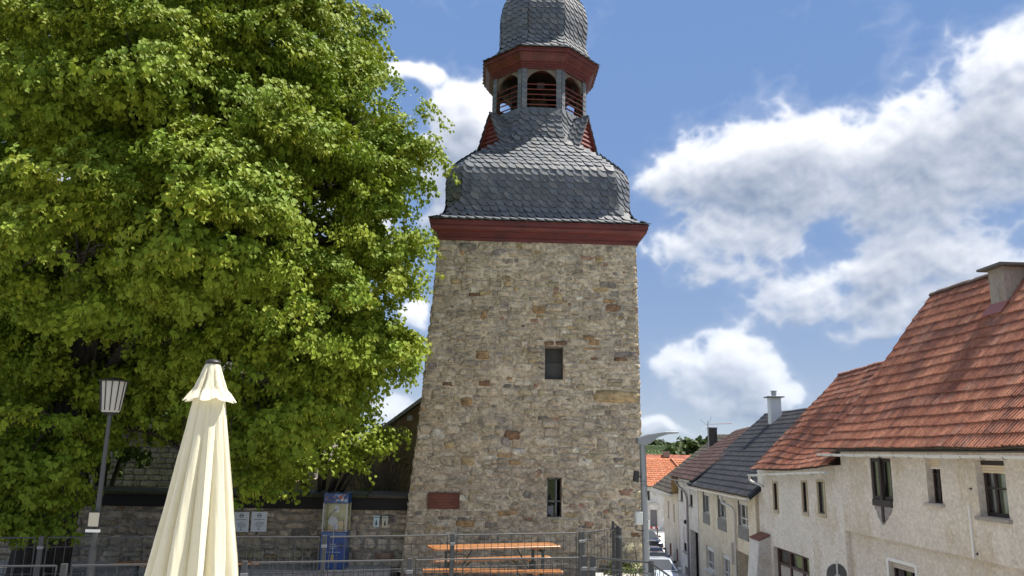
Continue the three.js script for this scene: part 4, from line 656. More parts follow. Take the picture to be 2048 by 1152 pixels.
  const rf = new THREE.Group(); rf.name = 'roof'; k.add(rf); deck(rf, s2, mat.oldWood); deck(rf, (u, v) => V(lerp(0, 9.2, u), lerp(-0.3, 3.4, v), lerp(9, 4.6, v)), M([0.1, 0.08, 0.07]), 4, 4, 'rear_slope');
  tiledSlope(rf, s2, 28, 17, tileGeos(81, rolled, 0.034, 0.034), mixTints([[0.15, 0.12, 0.10], [0.18, 0.15, 0.12], [0.12, 0.10, 0.085], [0.17, 0.16, 0.10]]), { seed: 82, keep: 0, pick: (r) => (r() * 4) | 0, weight: () => 0 });
  gutter(k, V(0, -0.40, -0.40), V(9.2, -0.42, -0.40), 0.065, M([0.62, 0.60, 0.58]));
  const c = new THREE.Group(); c.name = 'chimney'; k.add(c); c.position.set(4.0, 0, 3.1); part('stack', rbox(0.55, 2.0, 0.55, 0.02, 0, 2.95, 0), M([0.08, 0.07, 0.065], { map: T.stone }), c); part('cap', box(0.62, 0.06, 0.62, 0, 3.97, 0), mat.lead, c);
  const ae = new THREE.Group(); ae.name = 'aerial'; k.add(ae); ae.position.set(3.4, 2.4, 2.7);
  part('mast', cyl(0.03, 0.03, 2.0), mat.zinc, ae); part('boom', bar(V(0, 1.8, 0.1), V(-0.5, 1.85, 1.5), 0.018), M([0.5, 0.22, 0.2]), ae);
  for (const [a, b] of [[[-0.3, 2.1, -0.6], [0, 1.7, 0]], [[0, 1.7, 0], [0.2, 2.35, 0.3]], [[-0.3, 1.4, -0.5], [0, 1.7, 0]]]) part('element', bar(V(...a), V(...b), 0.015), mat.zinc, ae);
  shade(k);
}
// ---------------------------------------------------------------- garden wall and buildings behind it
{
  const w = thing('garden_wall', 'low rubble garden wall with dark mossy coping left of the tower', 'wall', [0, 0, 0]);
  const X0 = -17, X1 = -1.36, Z = -15.6, TOPY = 1.05;
  const pos = [], uv = [], idx = [], nu = 300, nv = 24;
  for (let j = 0; j <= nv; j++) for (let i = 0; i <= nu; i++) { const x = lerp(X0, X1, i / nu), y = lerp(-0.1, TOPY, j / nv); pos.push(x, y, Z + 0.014 * n3(x * 2, y * 3, 1) + 0.014 * n3(x * 6, y * 8, 2)); uv.push(x, y); }
  for (let j = 0; j < nv; j++) for (let i = 0; i < nu; i++) { const k = j * (nu + 1) + i; idx.push(k, k + 1, k + nu + 1, k + 1, k + nu + 2, k + nu + 1); }
  part('mortar', join([meshFrom(pos, uv, idx), box(X1 - X0, TOPY, 0.3, (X0 + X1) / 2, TOPY / 2, Z - 0.19)]), M([0.42, 0.37, 0.31], { map: T.mortar, bumpMap: T.mortarB, bumpScale: 0.03 }), w);
  const r = rng(15), items = [];
  rubble(r, () => X0, () => X1, -0.05, TOPY, 0.12, 0.28, 0.18, 0.6, [], (x, y, a, b) => items.push({ g: stone(r, a, b, 0.012 + 0.025 * r()), m: new THREE.Matrix4().makeRotationZ((r() - 0.5) * 0.05).setPosition(x, y, Z), t: stonePick(r), w: x > -7.5 ? a * b + 1 : a * b }));
  pieces(w, 'stone', items, stoneMats, stoneTints, stoneJoined, 160, 'small_stones');
  // coping: dark weathered boards under overhanging mossy slabs
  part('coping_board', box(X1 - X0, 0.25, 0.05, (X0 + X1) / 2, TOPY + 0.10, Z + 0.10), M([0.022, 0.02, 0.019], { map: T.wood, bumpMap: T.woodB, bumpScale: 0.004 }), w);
  const mossM = [M([0.10, 0.10, 0.045], { map: T.mortar, bumpMap: T.mortarB, bumpScale: 0.02 }), M([0.085, 0.095, 0.035], { map: T.mortar, bumpMap: T.mortarB, bumpScale: 0.02 }), M([0.12, 0.105, 0.07], { map: T.mortar, bumpMap: T.mortarB, bumpScale: 0.02 })];
  for (let x = X0; x < X1 - 0.1; ) { const l = Math.min(X1 - x, 0.7 + 0.5 * r()); part('coping_slab', rbox(l - 0.012, 0.055, 0.52, 0.015).rotateX(0.10 + 0.03 * (r() - 0.5)).translate(x + l / 2, TOPY + 0.255 + 0.01 * r(), Z - 0.05), mossM[(r() * 3) | 0], w); x += l; }
  shade(w);

  // gabled outbuilding whose roof edge comes out from behind the tower
  const b = thing('church_annex', 'ochre rendered gable end with grey verge rising behind the tower', 'building', [-3.2, 0, -18.6]);
  const s = new THREE.Shape(); s.moveTo(-2.2, -0.1); s.lineTo(4.4, -0.1); s.lineTo(4.4, 5.1); s.lineTo(1.72, 3.22); s.lineTo(1.0, 2.66); s.lineTo(-0.6, 1.45); s.lineTo(-2.2, 1.3); s.closePath();
  part('gable_wall', new THREE.ExtrudeGeometry(s, { depth: 0.35, bevelEnabled: false }).translate(0, 0, -0.36), M([0.62, 0.48, 0.28], { map: T.plaster, bumpMap: T.plasterB, bumpScale: 0.02 }), b);
  part('verge', new THREE.BoxGeometry(4.6, 0.07, 0.5).rotateZ(Math.atan2(0.56, 0.715)).translate(1.45, 3.08, 0.0), mat.zinc, b);
  part('roof_slope', new THREE.BoxGeometry(4.6, 0.1, 5.6).rotateZ(Math.atan2(0.56, 0.715)).translate(1.47, 3.0, -3.0), M([0.09, 0.09, 0.10], { map: T.slate }), b);
  part('floodlight', rbox(0.14, 0.13, 0.14, 0.02, 1.53, 2.9, 0.09), mat.white, b);
  shade(b);

  // pale ashlar building deep in the churchyard
  const c = thing('ashlar_barn', 'pale grey squared-stone building standing under the tree canopy', 'building', [-10.5, 0, -22]);
  const am = [[0.36, 0.325, 0.28], [0.33, 0.30, 0.26], [0.39, 0.35, 0.30], [0.29, 0.265, 0.235]], at = mixTints(am), ams = at.map((q) => M(q, { map: T.stone, bumpMap: T.stoneB, bumpScale: 0.02 }));
  part('mortar', box(14, 4.2, 0.3, -1.0, 2.05, -0.17), M([0.16, 0.145, 0.13]), c);
  const q = rng(19), it = [];
  for (let y = 0; y < 4.1; ) { const hh = 0.13 + 0.05 * q(); for (let x = -8; x < 5.95; ) { const ww = 0.2 + 0.28 * q(); it.push({ g: stone(q, Math.min(ww, 6 - x) - 0.012, hh - 0.012, 0.012 + 0.012 * q(), 0.5), m: new THREE.Matrix4().setPosition(x + ww / 2, y + hh / 2, 0), t: (q() * 4) | 0, w: x > 0.4 && x < 2.9 ? 2 - Math.abs(y - 1.6) : 0 }); x += ww; } y += hh; }
  pieces(c, 'ashlar', it, ams, at, M([1, 1, 1], { map: T.stone, bumpMap: T.stoneB, bumpScale: 0.02, vertexColors: true }), 160, 'far_ashlars');
  part('roof', new THREE.BoxGeometry(14.4, 0.12, 4).rotateX(0.7).translate(-1, 5.4, -1.3), M([0.05, 0.045, 0.04], { map: T.tile }), c);
  part('body', box(13.8, 4.1, 5, -1, 2.0, -2.9), M([0.2, 0.18, 0.16]), c);
  shade(c);
}

// ---------------------------------------------------------------- steel mesh fences
/** Rod-mat fence along points; each run between posts has rails and rods as pieces. */
function fence(name, label, pts, H, o = {}) {
  const f = thing(name, label, 'fence', [pts[0][0], 0, pts[0][1]], 0);
  const m = M([0.05, 0.053, 0.056], { roughness: 0.55, metalness: 0.2 }), [ox, oz] = pts[0], step = 0.103, rod = 0.0042;
  const rodG = new THREE.CylinderGeometry(rod, rod, 1, 6);
  const posts = new Set();
  for (let i = 0; i < pts.length - 1; i++) {
    const a = V(pts[i][0] - ox, 0, pts[i][1] - oz), b = V(pts[i + 1][0] - ox, 0, pts[i + 1][1] - oz), L = a.distanceTo(b), d = b.clone().sub(a).normalize(), n = V(-d.z, 0, d.x), y0 = 0.06;
    const panel = new THREE.Group(); panel.name = 'panel'; f.add(panel); const e = o.gap ?? 0.07, A = a.clone().addScaledVector(d, e), B = b.clone().addScaledVector(d, -e), l = L - 2 * e, k = Math.max(2, Math.round(l / step));
    for (const y of [H, H - 0.115, H - 0.44, H - 0.70, y0 + 0.05]) { const tk = y === H ? 0.011 : 0.0055; part('rail', bar(A.clone().setY(y).addScaledVector(n, 0.006), B.clone().setY(y).addScaledVector(n, 0.006), tk, 6), m, panel); }
    for (let j = 0; j <= k; j++) { const p = A.clone().lerp(B, j / k), top = j % 2 || j === k ? H - 0.06 : H, q = new THREE.Mesh(rodG, m); q.name = 'rod'; q.position.set(p.x, (top + y0) / 2, p.z); q.scale.set(j === 0 || j === k ? 1.8 : 1, (j === 0 || j === k ? H : top) - y0, j === 0 || j === k ? 1.8 : 1); if (j === 0 || j === k) q.position.y = (H + y0) / 2; panel.add(q); }
    for (const p of [a, b]) { const key = p.x.toFixed(2) + p.z.toFixed(2); if (posts.has(key)) continue; posts.add(key); const g = part('post', rbox(0.06, H + 0.02, 0.04, 0.006, 0, (H + 0.02) / 2, 0), m, f); g.position.copy(p); g.rotation.y = Math.atan2(-d.z, d.x); for (const y of [H - 0.12, 0.3]) { const s = part('clamp', rbox(0.075, 0.04, 0.055, 0.006, 0, 0, 0), mat.steel, f); s.position.set(p.x, y, p.z); s.rotation.y = g.rotation.y; } }
  }
  shade(f); return f;
}
fence('mesh_fence', 'grey steel mesh fence directly in front of the orange beer table', [[-6.6, -10.3], [-5.55, -10.5], [-4.08, -10.82], [-2.08, -11.05], [-0.36, -11.52], [1.55, -12.09]], 1.0);
fence('mesh_fence', 'short grey mesh fence return ending at the tower corner', [[1.60, -12.15], [2.26, -12.93]], 1.0, { gap: 0.02 });
fence('mesh_fence', 'grey mesh gate standing open edge-on by the tower corner', [[2.245, -12.60], [2.325, -13.75]], 1.02, { gap: 0.02 });
fence('mesh_fence', 'long grey steel mesh fence behind the closed parasol', [[-7.4, -7.7], [-5.8, -7.95], [-4.08, -8.2], [-2.42, -8.56], [-0.74, -8.93], [1.24, -9.34]], 1.0);
fence('mesh_fence', 'grey mesh fence corner turning beside the street lamp pole', [[1.34, -9.35], [1.95, -9.0], [1.92, -7.6]], 1.0, { gap: 0.03 });

// ---------------------------------------------------------------- beer tables
const beerWood = [[0.56, 0.23, 0.075], [0.50, 0.20, 0.06]].map((c) => MP(c, { map: T.wood, bumpMap: T.woodB, bumpScale: 0.001, roughness: 0.35, clearcoat: 0.4, clearcoatRoughness: 0.25 }));
const legGreen = M([0.03, 0.045, 0.042], { roughness: 0.5 });
function beerBoard(name, label, cat, x, z, turn, W, H, group) {
  const t = thing(name, label, cat, [x, 0, z], turn, group), L = 2.05;
  const n = W > 0.4 ? 2 : 1;
  for (let i = 0; i < n; i++) { const s = new THREE.Shape(), w = W / n - 0.003, e = L / 2, c = 0.05; s.moveTo(-e + c, -w / 2); s.lineTo(e - c, -w / 2); s.quadraticCurveTo(e, -w / 2, e, -w / 2 + c); s.lineTo(e, w / 2 - c); s.quadraticCurveTo(e, w / 2, e - c, w / 2); s.lineTo(-e + c, w / 2); s.quadraticCurveTo(-e, w / 2, -e, w / 2 - c); s.lineTo(-e, -w / 2 + c); s.quadraticCurveTo(-e, -w / 2, -e + c, -w / 2); part(n > 1 ? 'tabletop_board' : 'seat_board', new THREE.ExtrudeGeometry(s, { depth: 0.022, bevelEnabled: true, bevelSize: 0.003, bevelThickness: 0.003, bevelSegments: 1 }).rotateX(-Math.PI / 2).translate(0, H - 0.028, (i - (n - 1) / 2) * (W / n)), beerWood[i], t); }
  for (const e of [-1, 1]) part('cross_batten', box(0.07, 0.03, W - 0.04, e * 0.62, H - 0.045, 0), beerWood[1], t);
  for (const e of [-1, 1]) { const g = new THREE.Group(); g.name = 'leg'; t.add(g); const x0 = e * 0.72, w = W / 2 - 0.04; part('leg_frame', join([box(0.035, H - 0.06, 0.035, x0, (H - 0.06) / 2, -w), box(0.035, H - 0.06, 0.035, x0, (H - 0.06) / 2, w), box(0.035, 0.035, 2 * w - 0.04, x0, 0.12, 0), box(0.035, 0.035, 2 * w - 0.04, x0, H - 0.08, 0)]), legGreen, g); part('brace', bar(V(x0, 0.14, 0), V(e * 0.36, H - 0.05, 0), 0.012), legGreen, g); }
  shade(t); return t;
}
beerBoard('beer_table', 'orange varnished folding beer table in front of the tower', 'table', 0.27, -12.55, Math.atan2(0.61, 1.97), 0.5, 0.75);
beerBoard('beer_bench', 'orange beer bench between the beer table and the tower wall', 'bench', 0.24, -13.2, Math.atan2(0.68, 1.96), 0.25, 0.48);
beerBoard('beer_bench', 'orange beer bench between the mesh fence and the beer table', 'bench', 0.24, -11.93, Math.atan2(0.1, 1.96), 0.25, 0.48);
beerBoard('beer_bench', 'orange bench half hidden behind the closed parasol', 'bench', -4.3, -12.3, Math.atan2(0.2, 1.6), 0.25, 0.48);

// ---------------------------------------------------------------- vending machine and notices on the garden wall
{
  const v = thing('vending_machine', 'blue and yellow souvenir vending machine standing against the garden wall', 'vending machine', [-2.66, 0, -15.2]);
  const blue = MP([0.012, 0.075, 0.25], { roughness: 0.35, clearcoat: 0.3 }), yel = M([0.55, 0.48, 0.16], { roughness: 0.5 });
  part('cabinet', rbox(0.47, 0.66, 0.42, 0.012, 0, 0.33, 0), blue, v);
  part('plinth', box(0.44, 0.05, 0.4, 0, 0.02, 0.005), mat.black, v);
  part('back_panel', box(0.45, 0.5, 0.02, 0, 0.90, -0.17), yel, v);
  part('glass_case', join([box(0.006, 0.5, 0.36, -0.22, 0.91, 0), box(0.006, 0.5, 0.36, 0.22, 0.91, 0), box(0.434, 0.5, 0.006, 0, 0.91, 0.18)]), mat.glass, v);
  for (const [x, z] of [[-0.22, 0.185], [0.22, 0.185], [-0.22, -0.18], [0.22, -0.18]]) part('corner_post', box(0.018, 0.52, 0.018, x, 0.91, z), mat.zinc, v);
  part('header_panel', rbox(0.46, 0.18, 0.38, 0.008, 0, 1.26, -0.01), blue, v);
  part('header_print', new THREE.PlaneGeometry(0.44, 0.16).translate(0, 1.26, 0.1835), M([1, 1, 1], { map: canvasTex(256, 96, (c, w, h) => { c.fillStyle = '#27447c'; c.fillRect(0, 0, w, h); const r = rng(4); for (let i = 0; i < 60; i++) { c.fillStyle = ['#8fb0dd', '#3b5f9e', '#c9d6ea', '#1d3263', '#b0573e'][(r() * 5) | 0]; c.globalAlpha = 0.5; c.beginPath(); c.ellipse(r() * w, r() * h, 6 + 22 * r(), 3 + 8 * r(), r() * 3, 0, 7); c.fill(); } c.globalAlpha = 0.9; c.fillStyle = '#a94430'; c.beginPath(); c.arc(180, 34, 16, 0, 7); c.fill(); c.fillStyle = '#e6c7a4'; c.beginPath(); c.arc(196, 62, 14, 0, 7); c.fill(); }), roughness: 0.4 }), v);
  part('mechanism', join([cyl(0.085, 0.085, 0.03, 0, 0, 0, 24).rotateX(Math.PI / 2).translate(-0.05, 0.84, 0.05), cyl(0.05, 0.05, 0.03, 0, 0, 0, 20).rotateX(Math.PI / 2).translate(0.01, 0.74, 0.08), box(0.08, 0.12, 0.06, 0.0, 1.06, 0.02)]), mat.zinc, v);
  part('feed_arm', tube([[0.0, 1.05, 0.05], [-0.1, 0.98, 0.07], [-0.15, 0.86, 0.08]], 0.012), mat.black, v);
  part('counter_block', box(0.26, 0.2, 0.12, 0, 0.74, -0.02), M([0.55, 0.33, 0.08], { roughness: 0.4 }), v);
  part('crank_rod', cyl(0.008, 0.008, 0.5, 0.0, 0.28, 0.225), mat.zinc, v);
  part('front_print', new THREE.PlaneGeometry(0.4, 0.5).translate(0, 0.34, 0.2135), M([1, 1, 1], { map: canvasTex(200, 250, (c, w, h) => { c.fillStyle = '#123f86'; c.fillRect(0, 0, w, h); c.fillStyle = '#b9cbe6'; for (const [y, a, b] of [[70, 70, 130], [92, 60, 140], [110, 76, 124], [140, 30, 170]]) c.fillRect(a, y, b - a, 4); c.fillStyle = '#c9b54e'; for (let i = 0; i < 5; i++) c.fillRect(86, 165 + i * 13, 28, 8); }), roughness: 0.4 }), v);
  part('door_handle', box(0.02, 0.09, 0.02, 0.16, 0.42, 0.222), mat.black, v);
  shade(v);

  const poster = (x, y, w, h, tilt, label, draw, group) => { const p = thing('wall_notice', label, 'notice', [x, y, -15.52], 0, group); p.rotation.z = tilt; part('panel', rbox(w, h, 0.008, 0.002), mat.white, p); part('print', new THREE.PlaneGeometry(w - 0.008, h - 0.008).translate(0, 0, 0.006), M([1, 1, 1], { map: canvasTex(210, 280, draw), roughness: 0.5 }), p); shade(p); };
  const notice = (seed) => (c, w, h) => { c.fillStyle = '#dfe3e8'; c.fillRect(0, 0, w, h); c.strokeStyle = '#3a4250'; c.lineWidth = 8; c.beginPath(); c.arc(w / 2, 52, 26, 0, 7); c.stroke(); c.fillStyle = '#3a4250'; c.fillRect(w / 2 - 24, 44, 48, 12); const r = rng(seed); c.fillStyle = '#2c3038'; for (let x = 34; x < 174; x += 8) c.fillRect(x, 104, 6, 8); c.fillStyle = '#9aa3b0'; for (let i = 0; i < 130; i++) { const a = r() * 6.3, q = Math.sqrt(r()) * 62; c.globalAlpha = 0.5; c.fillRect(w / 2 + Math.cos(a) * q, 176 + Math.sin(a) * q * 0.75, 10 + 14 * r(), 5); } c.globalAlpha = 1; c.fillStyle = '#20242a'; c.beginPath(); c.arc(w / 2, 246, 10, 0, 7); c.fill(); };
  poster(-4.52, 0.765, 0.29, 0.37, 0.02, 'white printed notice with a round emblem, nearer the parasol of two', notice(5));
  poster(-4.185, 0.775, 0.30, 0.37, 0.01, 'white printed notice with a round emblem, nearer the vending machine of two', notice(9));
  poster(-4.83, 0.77, 0.29, 0.37, 0.02, 'white notice almost wholly hidden behind the closed parasol', notice(12));
  const bottle = (bg) => (c, w, h) => { c.fillStyle = bg; c.fillRect(0, 0, w, h); c.fillStyle = '#26323a'; c.beginPath(); c.moveTo(w * 0.5, h * 0.3); c.lineTo(w * 0.66, h * 0.62); c.lineTo(w * 0.66, h * 0.86); c.lineTo(w * 0.34, h * 0.86); c.lineTo(w * 0.34, h * 0.62); c.closePath(); c.fill(); c.fillStyle = '#5d7c86'; c.fillRect(w * 0.1, h * 0.08, w * 0.8, h * 0.1); };
  poster(-1.955, 0.815, 0.115, 0.21, -0.02, 'small pale blue sign with a dark bottle shape on the garden wall', bottle('#b9ced3'));
  poster(-1.79, 0.81, 0.115, 0.21, 0.01, 'small beige sign with a dark bottle shape on the garden wall', bottle('#bdb9a4'));
}

// ---------------------------------------------------------------- lamps
{
  const l = thing('lantern_post', 'grey lamp post with ribbed conical glass lantern under the tree', 'lamp post', [-4.775, 0, -10.25]);
  part('pole', join([cyl(0.024, 0.036, 1.7, 0, 0.85, 0, 14), cyl(0.045, 0.05, 0.9, 0, 0, 0, 14), cyl(0.038, 0.045, 0.05, 0, 0.88, 0, 14)]), M([0.055, 0.058, 0.058], { roughness: 0.55 }), l);
  part('lantern_base', cyl(0.10, 0.06, 0.03, 0, 2.55, 0, 20), mat.black, l);
  part('glass_shade', new THREE.LatheGeometry([[0.095, 0], [0.115, 0.03], [0.155, 0.40]].map(([a, b]) => new THREE.Vector2(a, b)), 20).translate(0, 2.58, 0), MP([0.62, 0.60, 0.55], { transmission: 0.4, thickness: 0, roughness: 0.9 }), l);
  for (let i = 0; i < 12; i++) { const a = (i / 12) * Math.PI * 2 + 0.2; part('rib', bar(V(Math.cos(a) * 0.118, 2.605, Math.sin(a) * 0.118), V(Math.cos(a) * 0.16, 2.985, Math.sin(a) * 0.16), 0.0065, 6), mat.black, l); }
  part('lid', join([cyl(0.03, 0.19, 0.045, 0, 2.985, 0, 20), cyl(0.19, 0.19, 0.012, 0, 2.975, 0, 20)]), mat.black, l);
  shade(l);
  const n = thing('notice_frame', 'small framed notice fixed to the lantern post', 'notice', [-4.78, 1.2, -10.19]);
  part('frame', rbox(0.16, 0.2, 0.02, 0.004, 0, 0.06, 0), mat.black, n); part('sheet', box(0.125, 0.165, 0.004, 0, 0.06, 0.0125), M([0.50, 0.46, 0.36]), n); part('shelf', box(0.17, 0.035, 0.03, 0, -0.075, 0), mat.white, n); shade(n);

  const s = thing('street_lamp', 'grey steel street lamp with flat wing head beside the tower', 'street lamp', [2.765, -2.62, -13.0]);
  const pm = M([0.24, 0.26, 0.275], { roughness: 0.4, metalness: 0.4, bumpMap: T.slateB, bumpScale: 0.001 });
  part('pole', bar(V(0.02, 0, 0), V(-0.065, 5.04, 0), 0.070, 20, 0.052), pm, s);
  for (const y of [2.98, 3.42, 3.75, 4.3, 4.36]) part('strap', new THREE.TorusGeometry(0.067, 0.005, 5, 20).rotateX(Math.PI / 2).translate(0.015 - 0.085 * y / 5.04, y, 0), mat.steel, s);
  const hs = new THREE.Shape(); [[-0.09, 4.98], [0.03, 4.95], [0.12, 4.99], [0.24, 5.08], [0.40, 5.135], [0.58, 5.155], [0.58, 5.17], [0.36, 5.165], [0.1, 5.12], [-0.09, 5.06]].forEach(([x, y], i) => (i ? hs.lineTo(x, y) : hs.moveTo(x, y)));
  part('lamp_head', new THREE.ExtrudeGeometry(hs, { depth: 0.2, bevelEnabled: true, bevelSize: 0.008, bevelThickness: 0.02, bevelSegments: 2 }).translate(-0.065, 0, -0.1), pm, s);
  shade(s);
  const bx = thing('switch_box', 'pale grey control box strapped to the street lamp pole', 'box', [2.615, 1.16, -12.98]);
  part('case', rbox(0.13, 0.21, 0.10, 0.015), M([0.50, 0.52, 0.49], { roughness: 0.5 }), bx); part('lid', rbox(0.10, 0.19, 0.012, 0.004, 0.005, 0, 0.054), M([0.56, 0.58, 0.55], { roughness: 0.5 }), bx); part('cable', tube([[-0.03, -0.1, 0], [-0.05, -0.17, 0], [0.02, -0.2, 0.01], [0.10, -0.19, 0.02]], 0.008), mat.black, bx); shade(bx);
  const fl = thing('loudspeaker', 'small black box speaker mounted on the street lamp pole', 'speaker', [2.585, 1.82, -12.98]);
  part('case', rbox(0.085, 0.18, 0.1, 0.012).rotateZ(-0.12), mat.black, fl); part('bracket', bar(V(0.03, 0, 0), V(0.14, -0.04, 0), 0.01), mat.black, fl); shade(fl);
}

// ---------------------------------------------------------------- closed parasol
{
  const p = thing('closed_parasol', 'cream market parasol, folded shut, with black top cap', 'parasol', [-1.447, 0, -4.2]);
  const fab = MP([0.80, 0.755, 0.585], { transmission: 0.3, thickness: 0, roughness: 1, bumpMap: T.plasterB, bumpScale: 0.0006 });
  const folded = (prof, folds, seed, scallop) => {
    const at = (t, a) => {
      const k = t * (prof.length - 1), b = Math.min(prof.length - 2, Math.floor(k)), r0 = lerp(prof[b][0], prof[b + 1][0], k - b); let y = lerp(prof[b][1], prof[b + 1][1], k - b);
      const ca = Math.cos(a), sa = Math.sin(a), tw = a + 0.16 * Math.sin(2 * a + seed) + 0.20 * n3(ca * 1.3 + seed, sa * 1.3, t * 1.6);
      const q = Math.abs(Math.sin(folds * 0.5 * tw + seed)), deep = 0.75 + 0.5 * n3(ca * 2 + 5, sa * 2, seed);
      const fold = (q ** 0.7 - 0.95) * (0.10 + 0.30 * sst(0, 0.5, t)) * deep + 0.05 * Math.sin(tw * folds * 1.7 + 4 * t + seed) * t + 0.03 * n3(ca * 7, sa * 7, t * 5 + seed) * (0.3 + t) + 0.014 * n3(ca * 17, sa * 17 + 3, t * 14 + seed);
      const r = r0 * (1 + fold); if (scallop) y -= scallop * sst(0.8, 1, t) * (q - 0.5);
      return V(ca * r, y, sa * r);
    };
    const nA = 300, nY = 80, pos = [], uv = [], idx = [];
    for (let j = 0; j <= nY; j++) for (let i = 0; i <= nA; i++) { const a = (i / nA) * Math.PI * 2, v = at(j / nY, a); pos.push(v.x, v.y, v.z); uv.push(a * 0.25, v.y); }
    for (let j = 0; j < nY; j++) for (let i = 0; i < nA; i++) { const k = j * (nA + 1) + i; idx.push(k, k + 1, k + nA + 1, k + 1, k + nA + 2, k + nA + 1); }
    return { g: meshFrom(pos, uv, idx), at };
  };
  const canopy = folded([[0.072, 2.50], [0.080, 2.42], [0.098, 2.3], [0.122, 2.15], [0.150, 1.97], [0.178, 1.8], [0.204, 1.63], [0.228, 1.45], [0.24, 1.25], [0.236, 1.1]], 13, 0.7, 0.03), cap = folded([[0.036, 2.622], [0.050, 2.585], [0.064, 2.545], [0.088, 2.485], [0.134, 2.432]], 9, 2.1, 0.02);
  part('canopy', canopy.g, fab, p); part('vent_cap', cap.g, fab, p);
  for (let k = 0; k < 8; k++) { const a = 0.35 + k * Math.PI / 4; part('seam', tube(Array.from({ length: 24 }, (_, i) => { const v = canopy.at(0.03 + 0.96 * i / 23, a); return v.multiply(V(1.006, 1, 1.006)); }), 0.0022, 60, 5), fab, p); part('seam', tube(Array.from({ length: 10 }, (_, i) => cap.at(0.03 + 0.96 * i / 9, a).multiply(V(1.01, 1, 1.01))), 0.0018, 24, 5), fab, p); }
  part('top_cap', new THREE.LatheGeometry([[0.001, 0.022], [0.02, 0.02], [0.038, 0.01], [0.040, 0.0], [0.03, -0.008], [0.001, -0.008]].map(([a, b]) => new THREE.Vector2(a, b)), 24).translate(0, 2.628, 0), mat.black, p);
  part('tie_strap', new THREE.TorusGeometry(0.235, 0.006, 6, 60).scale(1, 1, 3).rotateX(Math.PI / 2).translate(0, 1.36, 0), fab, p);
  part('pole', cyl(0.024, 0.024, 2.6, 0, 0.03, 0), mat.zinc, p);
  part('base_plate', join([rbox(0.8, 0.06, 0.8, 0.02, 0, 0.035, 0), cyl(0.04, 0.05, 0.3, 0, 0.06, 0)]), M([0.3, 0.3, 0.3]), p);
  shade(p);
}
// ---------------------------------------------------------------- trees
/** A spray of heart-shaped leaves (and pale bracts) on a short drooping twig; y is along the twig, z up. */
function sprayGeo(seed, n, size, bracts, len = 0.36) {
  const r = rng(seed), pos = [], col = [], idx = [];
  const leaf = (o, dir, nor, s, wide, c) => {
    const side = dir.clone().cross(nor).normalize(), at = (x, y, z) => o.clone().addScaledVector(side, x * s * wide).addScaledVector(dir, y * s).addScaledVector(nor, z * s), b = pos.length / 3;
    for (const [x, y, z] of [[0, 0, 0], [-0.38, 0.18, 0.05], [0.38, 0.18, 0.05], [-0.42, 0.5, 0.05], [0.42, 0.5, 0.05], [0, 1, -0.13], [0, 0.45, -0.05]]) { const v = at(x, y, z); pos.push(v.x, v.y, v.z); col.push(...c); }
    for (const t of [[0, 6, 1], [0, 2, 6], [1, 6, 3], [2, 4, 6], [3, 6, 5], [4, 5, 6]]) idx.push(b + t[0], b + t[1], b + t[2]);
  };
  for (let i = 0; i < n; i++) {
    const t = (i + 0.5) / n, o = V((r() - 0.5) * 0.14, (t * 0.75 + 0.25 * r()) * len, -0.10 * t * t + (r() - 0.5) * 0.10), s = i % 2 ? 1 : -1, az = s * (0.2 + 1.5 * r());
    const dir = V(Math.sin(az), Math.cos(az) * (0.5 + 0.5 * t), -0.15 - 0.9 * r()).normalize(); let nor = V((r() - 0.5) * 1.1, 0.25 + (r() - 0.5) * 1.0, 1).normalize(); nor.addScaledVector(dir, -nor.dot(dir)).normalize();
    const k = 0.82 + 0.36 * r(); leaf(o, dir, nor, size * (0.6 + 0.8 * r()), 1, [k, k * (0.96 + 0.08 * r()), k * 0.9]);
  }
  for (let i = 0; i < bracts; i++) { const t = r(), o = V((r() - 0.5) * 0.06, t * len, -0.06); const dir = V((r() - 0.5) * 0.6, 0.2, -1).normalize(); let nor = V(0.4 * (r() - 0.5), 1, 0.3).normalize(); nor.addScaledVector(dir, -nor.dot(dir)).normalize(); leaf(o, dir, nor, size * 0.95, 0.34, [1.9, 1.55, 2.2]); }
  const g = meshFrom(pos, null, idx); g.setAttribute('color', new THREE.Float32BufferAttribute(col, 3)); const f = g.toNonIndexed(); f.computeVertexNormals(); return f;
}
const leafMat = (c, tr = 0.42) => MP(c, { transmission: tr, thickness: 0, roughness: 0.62, vertexColors: true, ior: 1.4, specularIntensity: 0.35 });
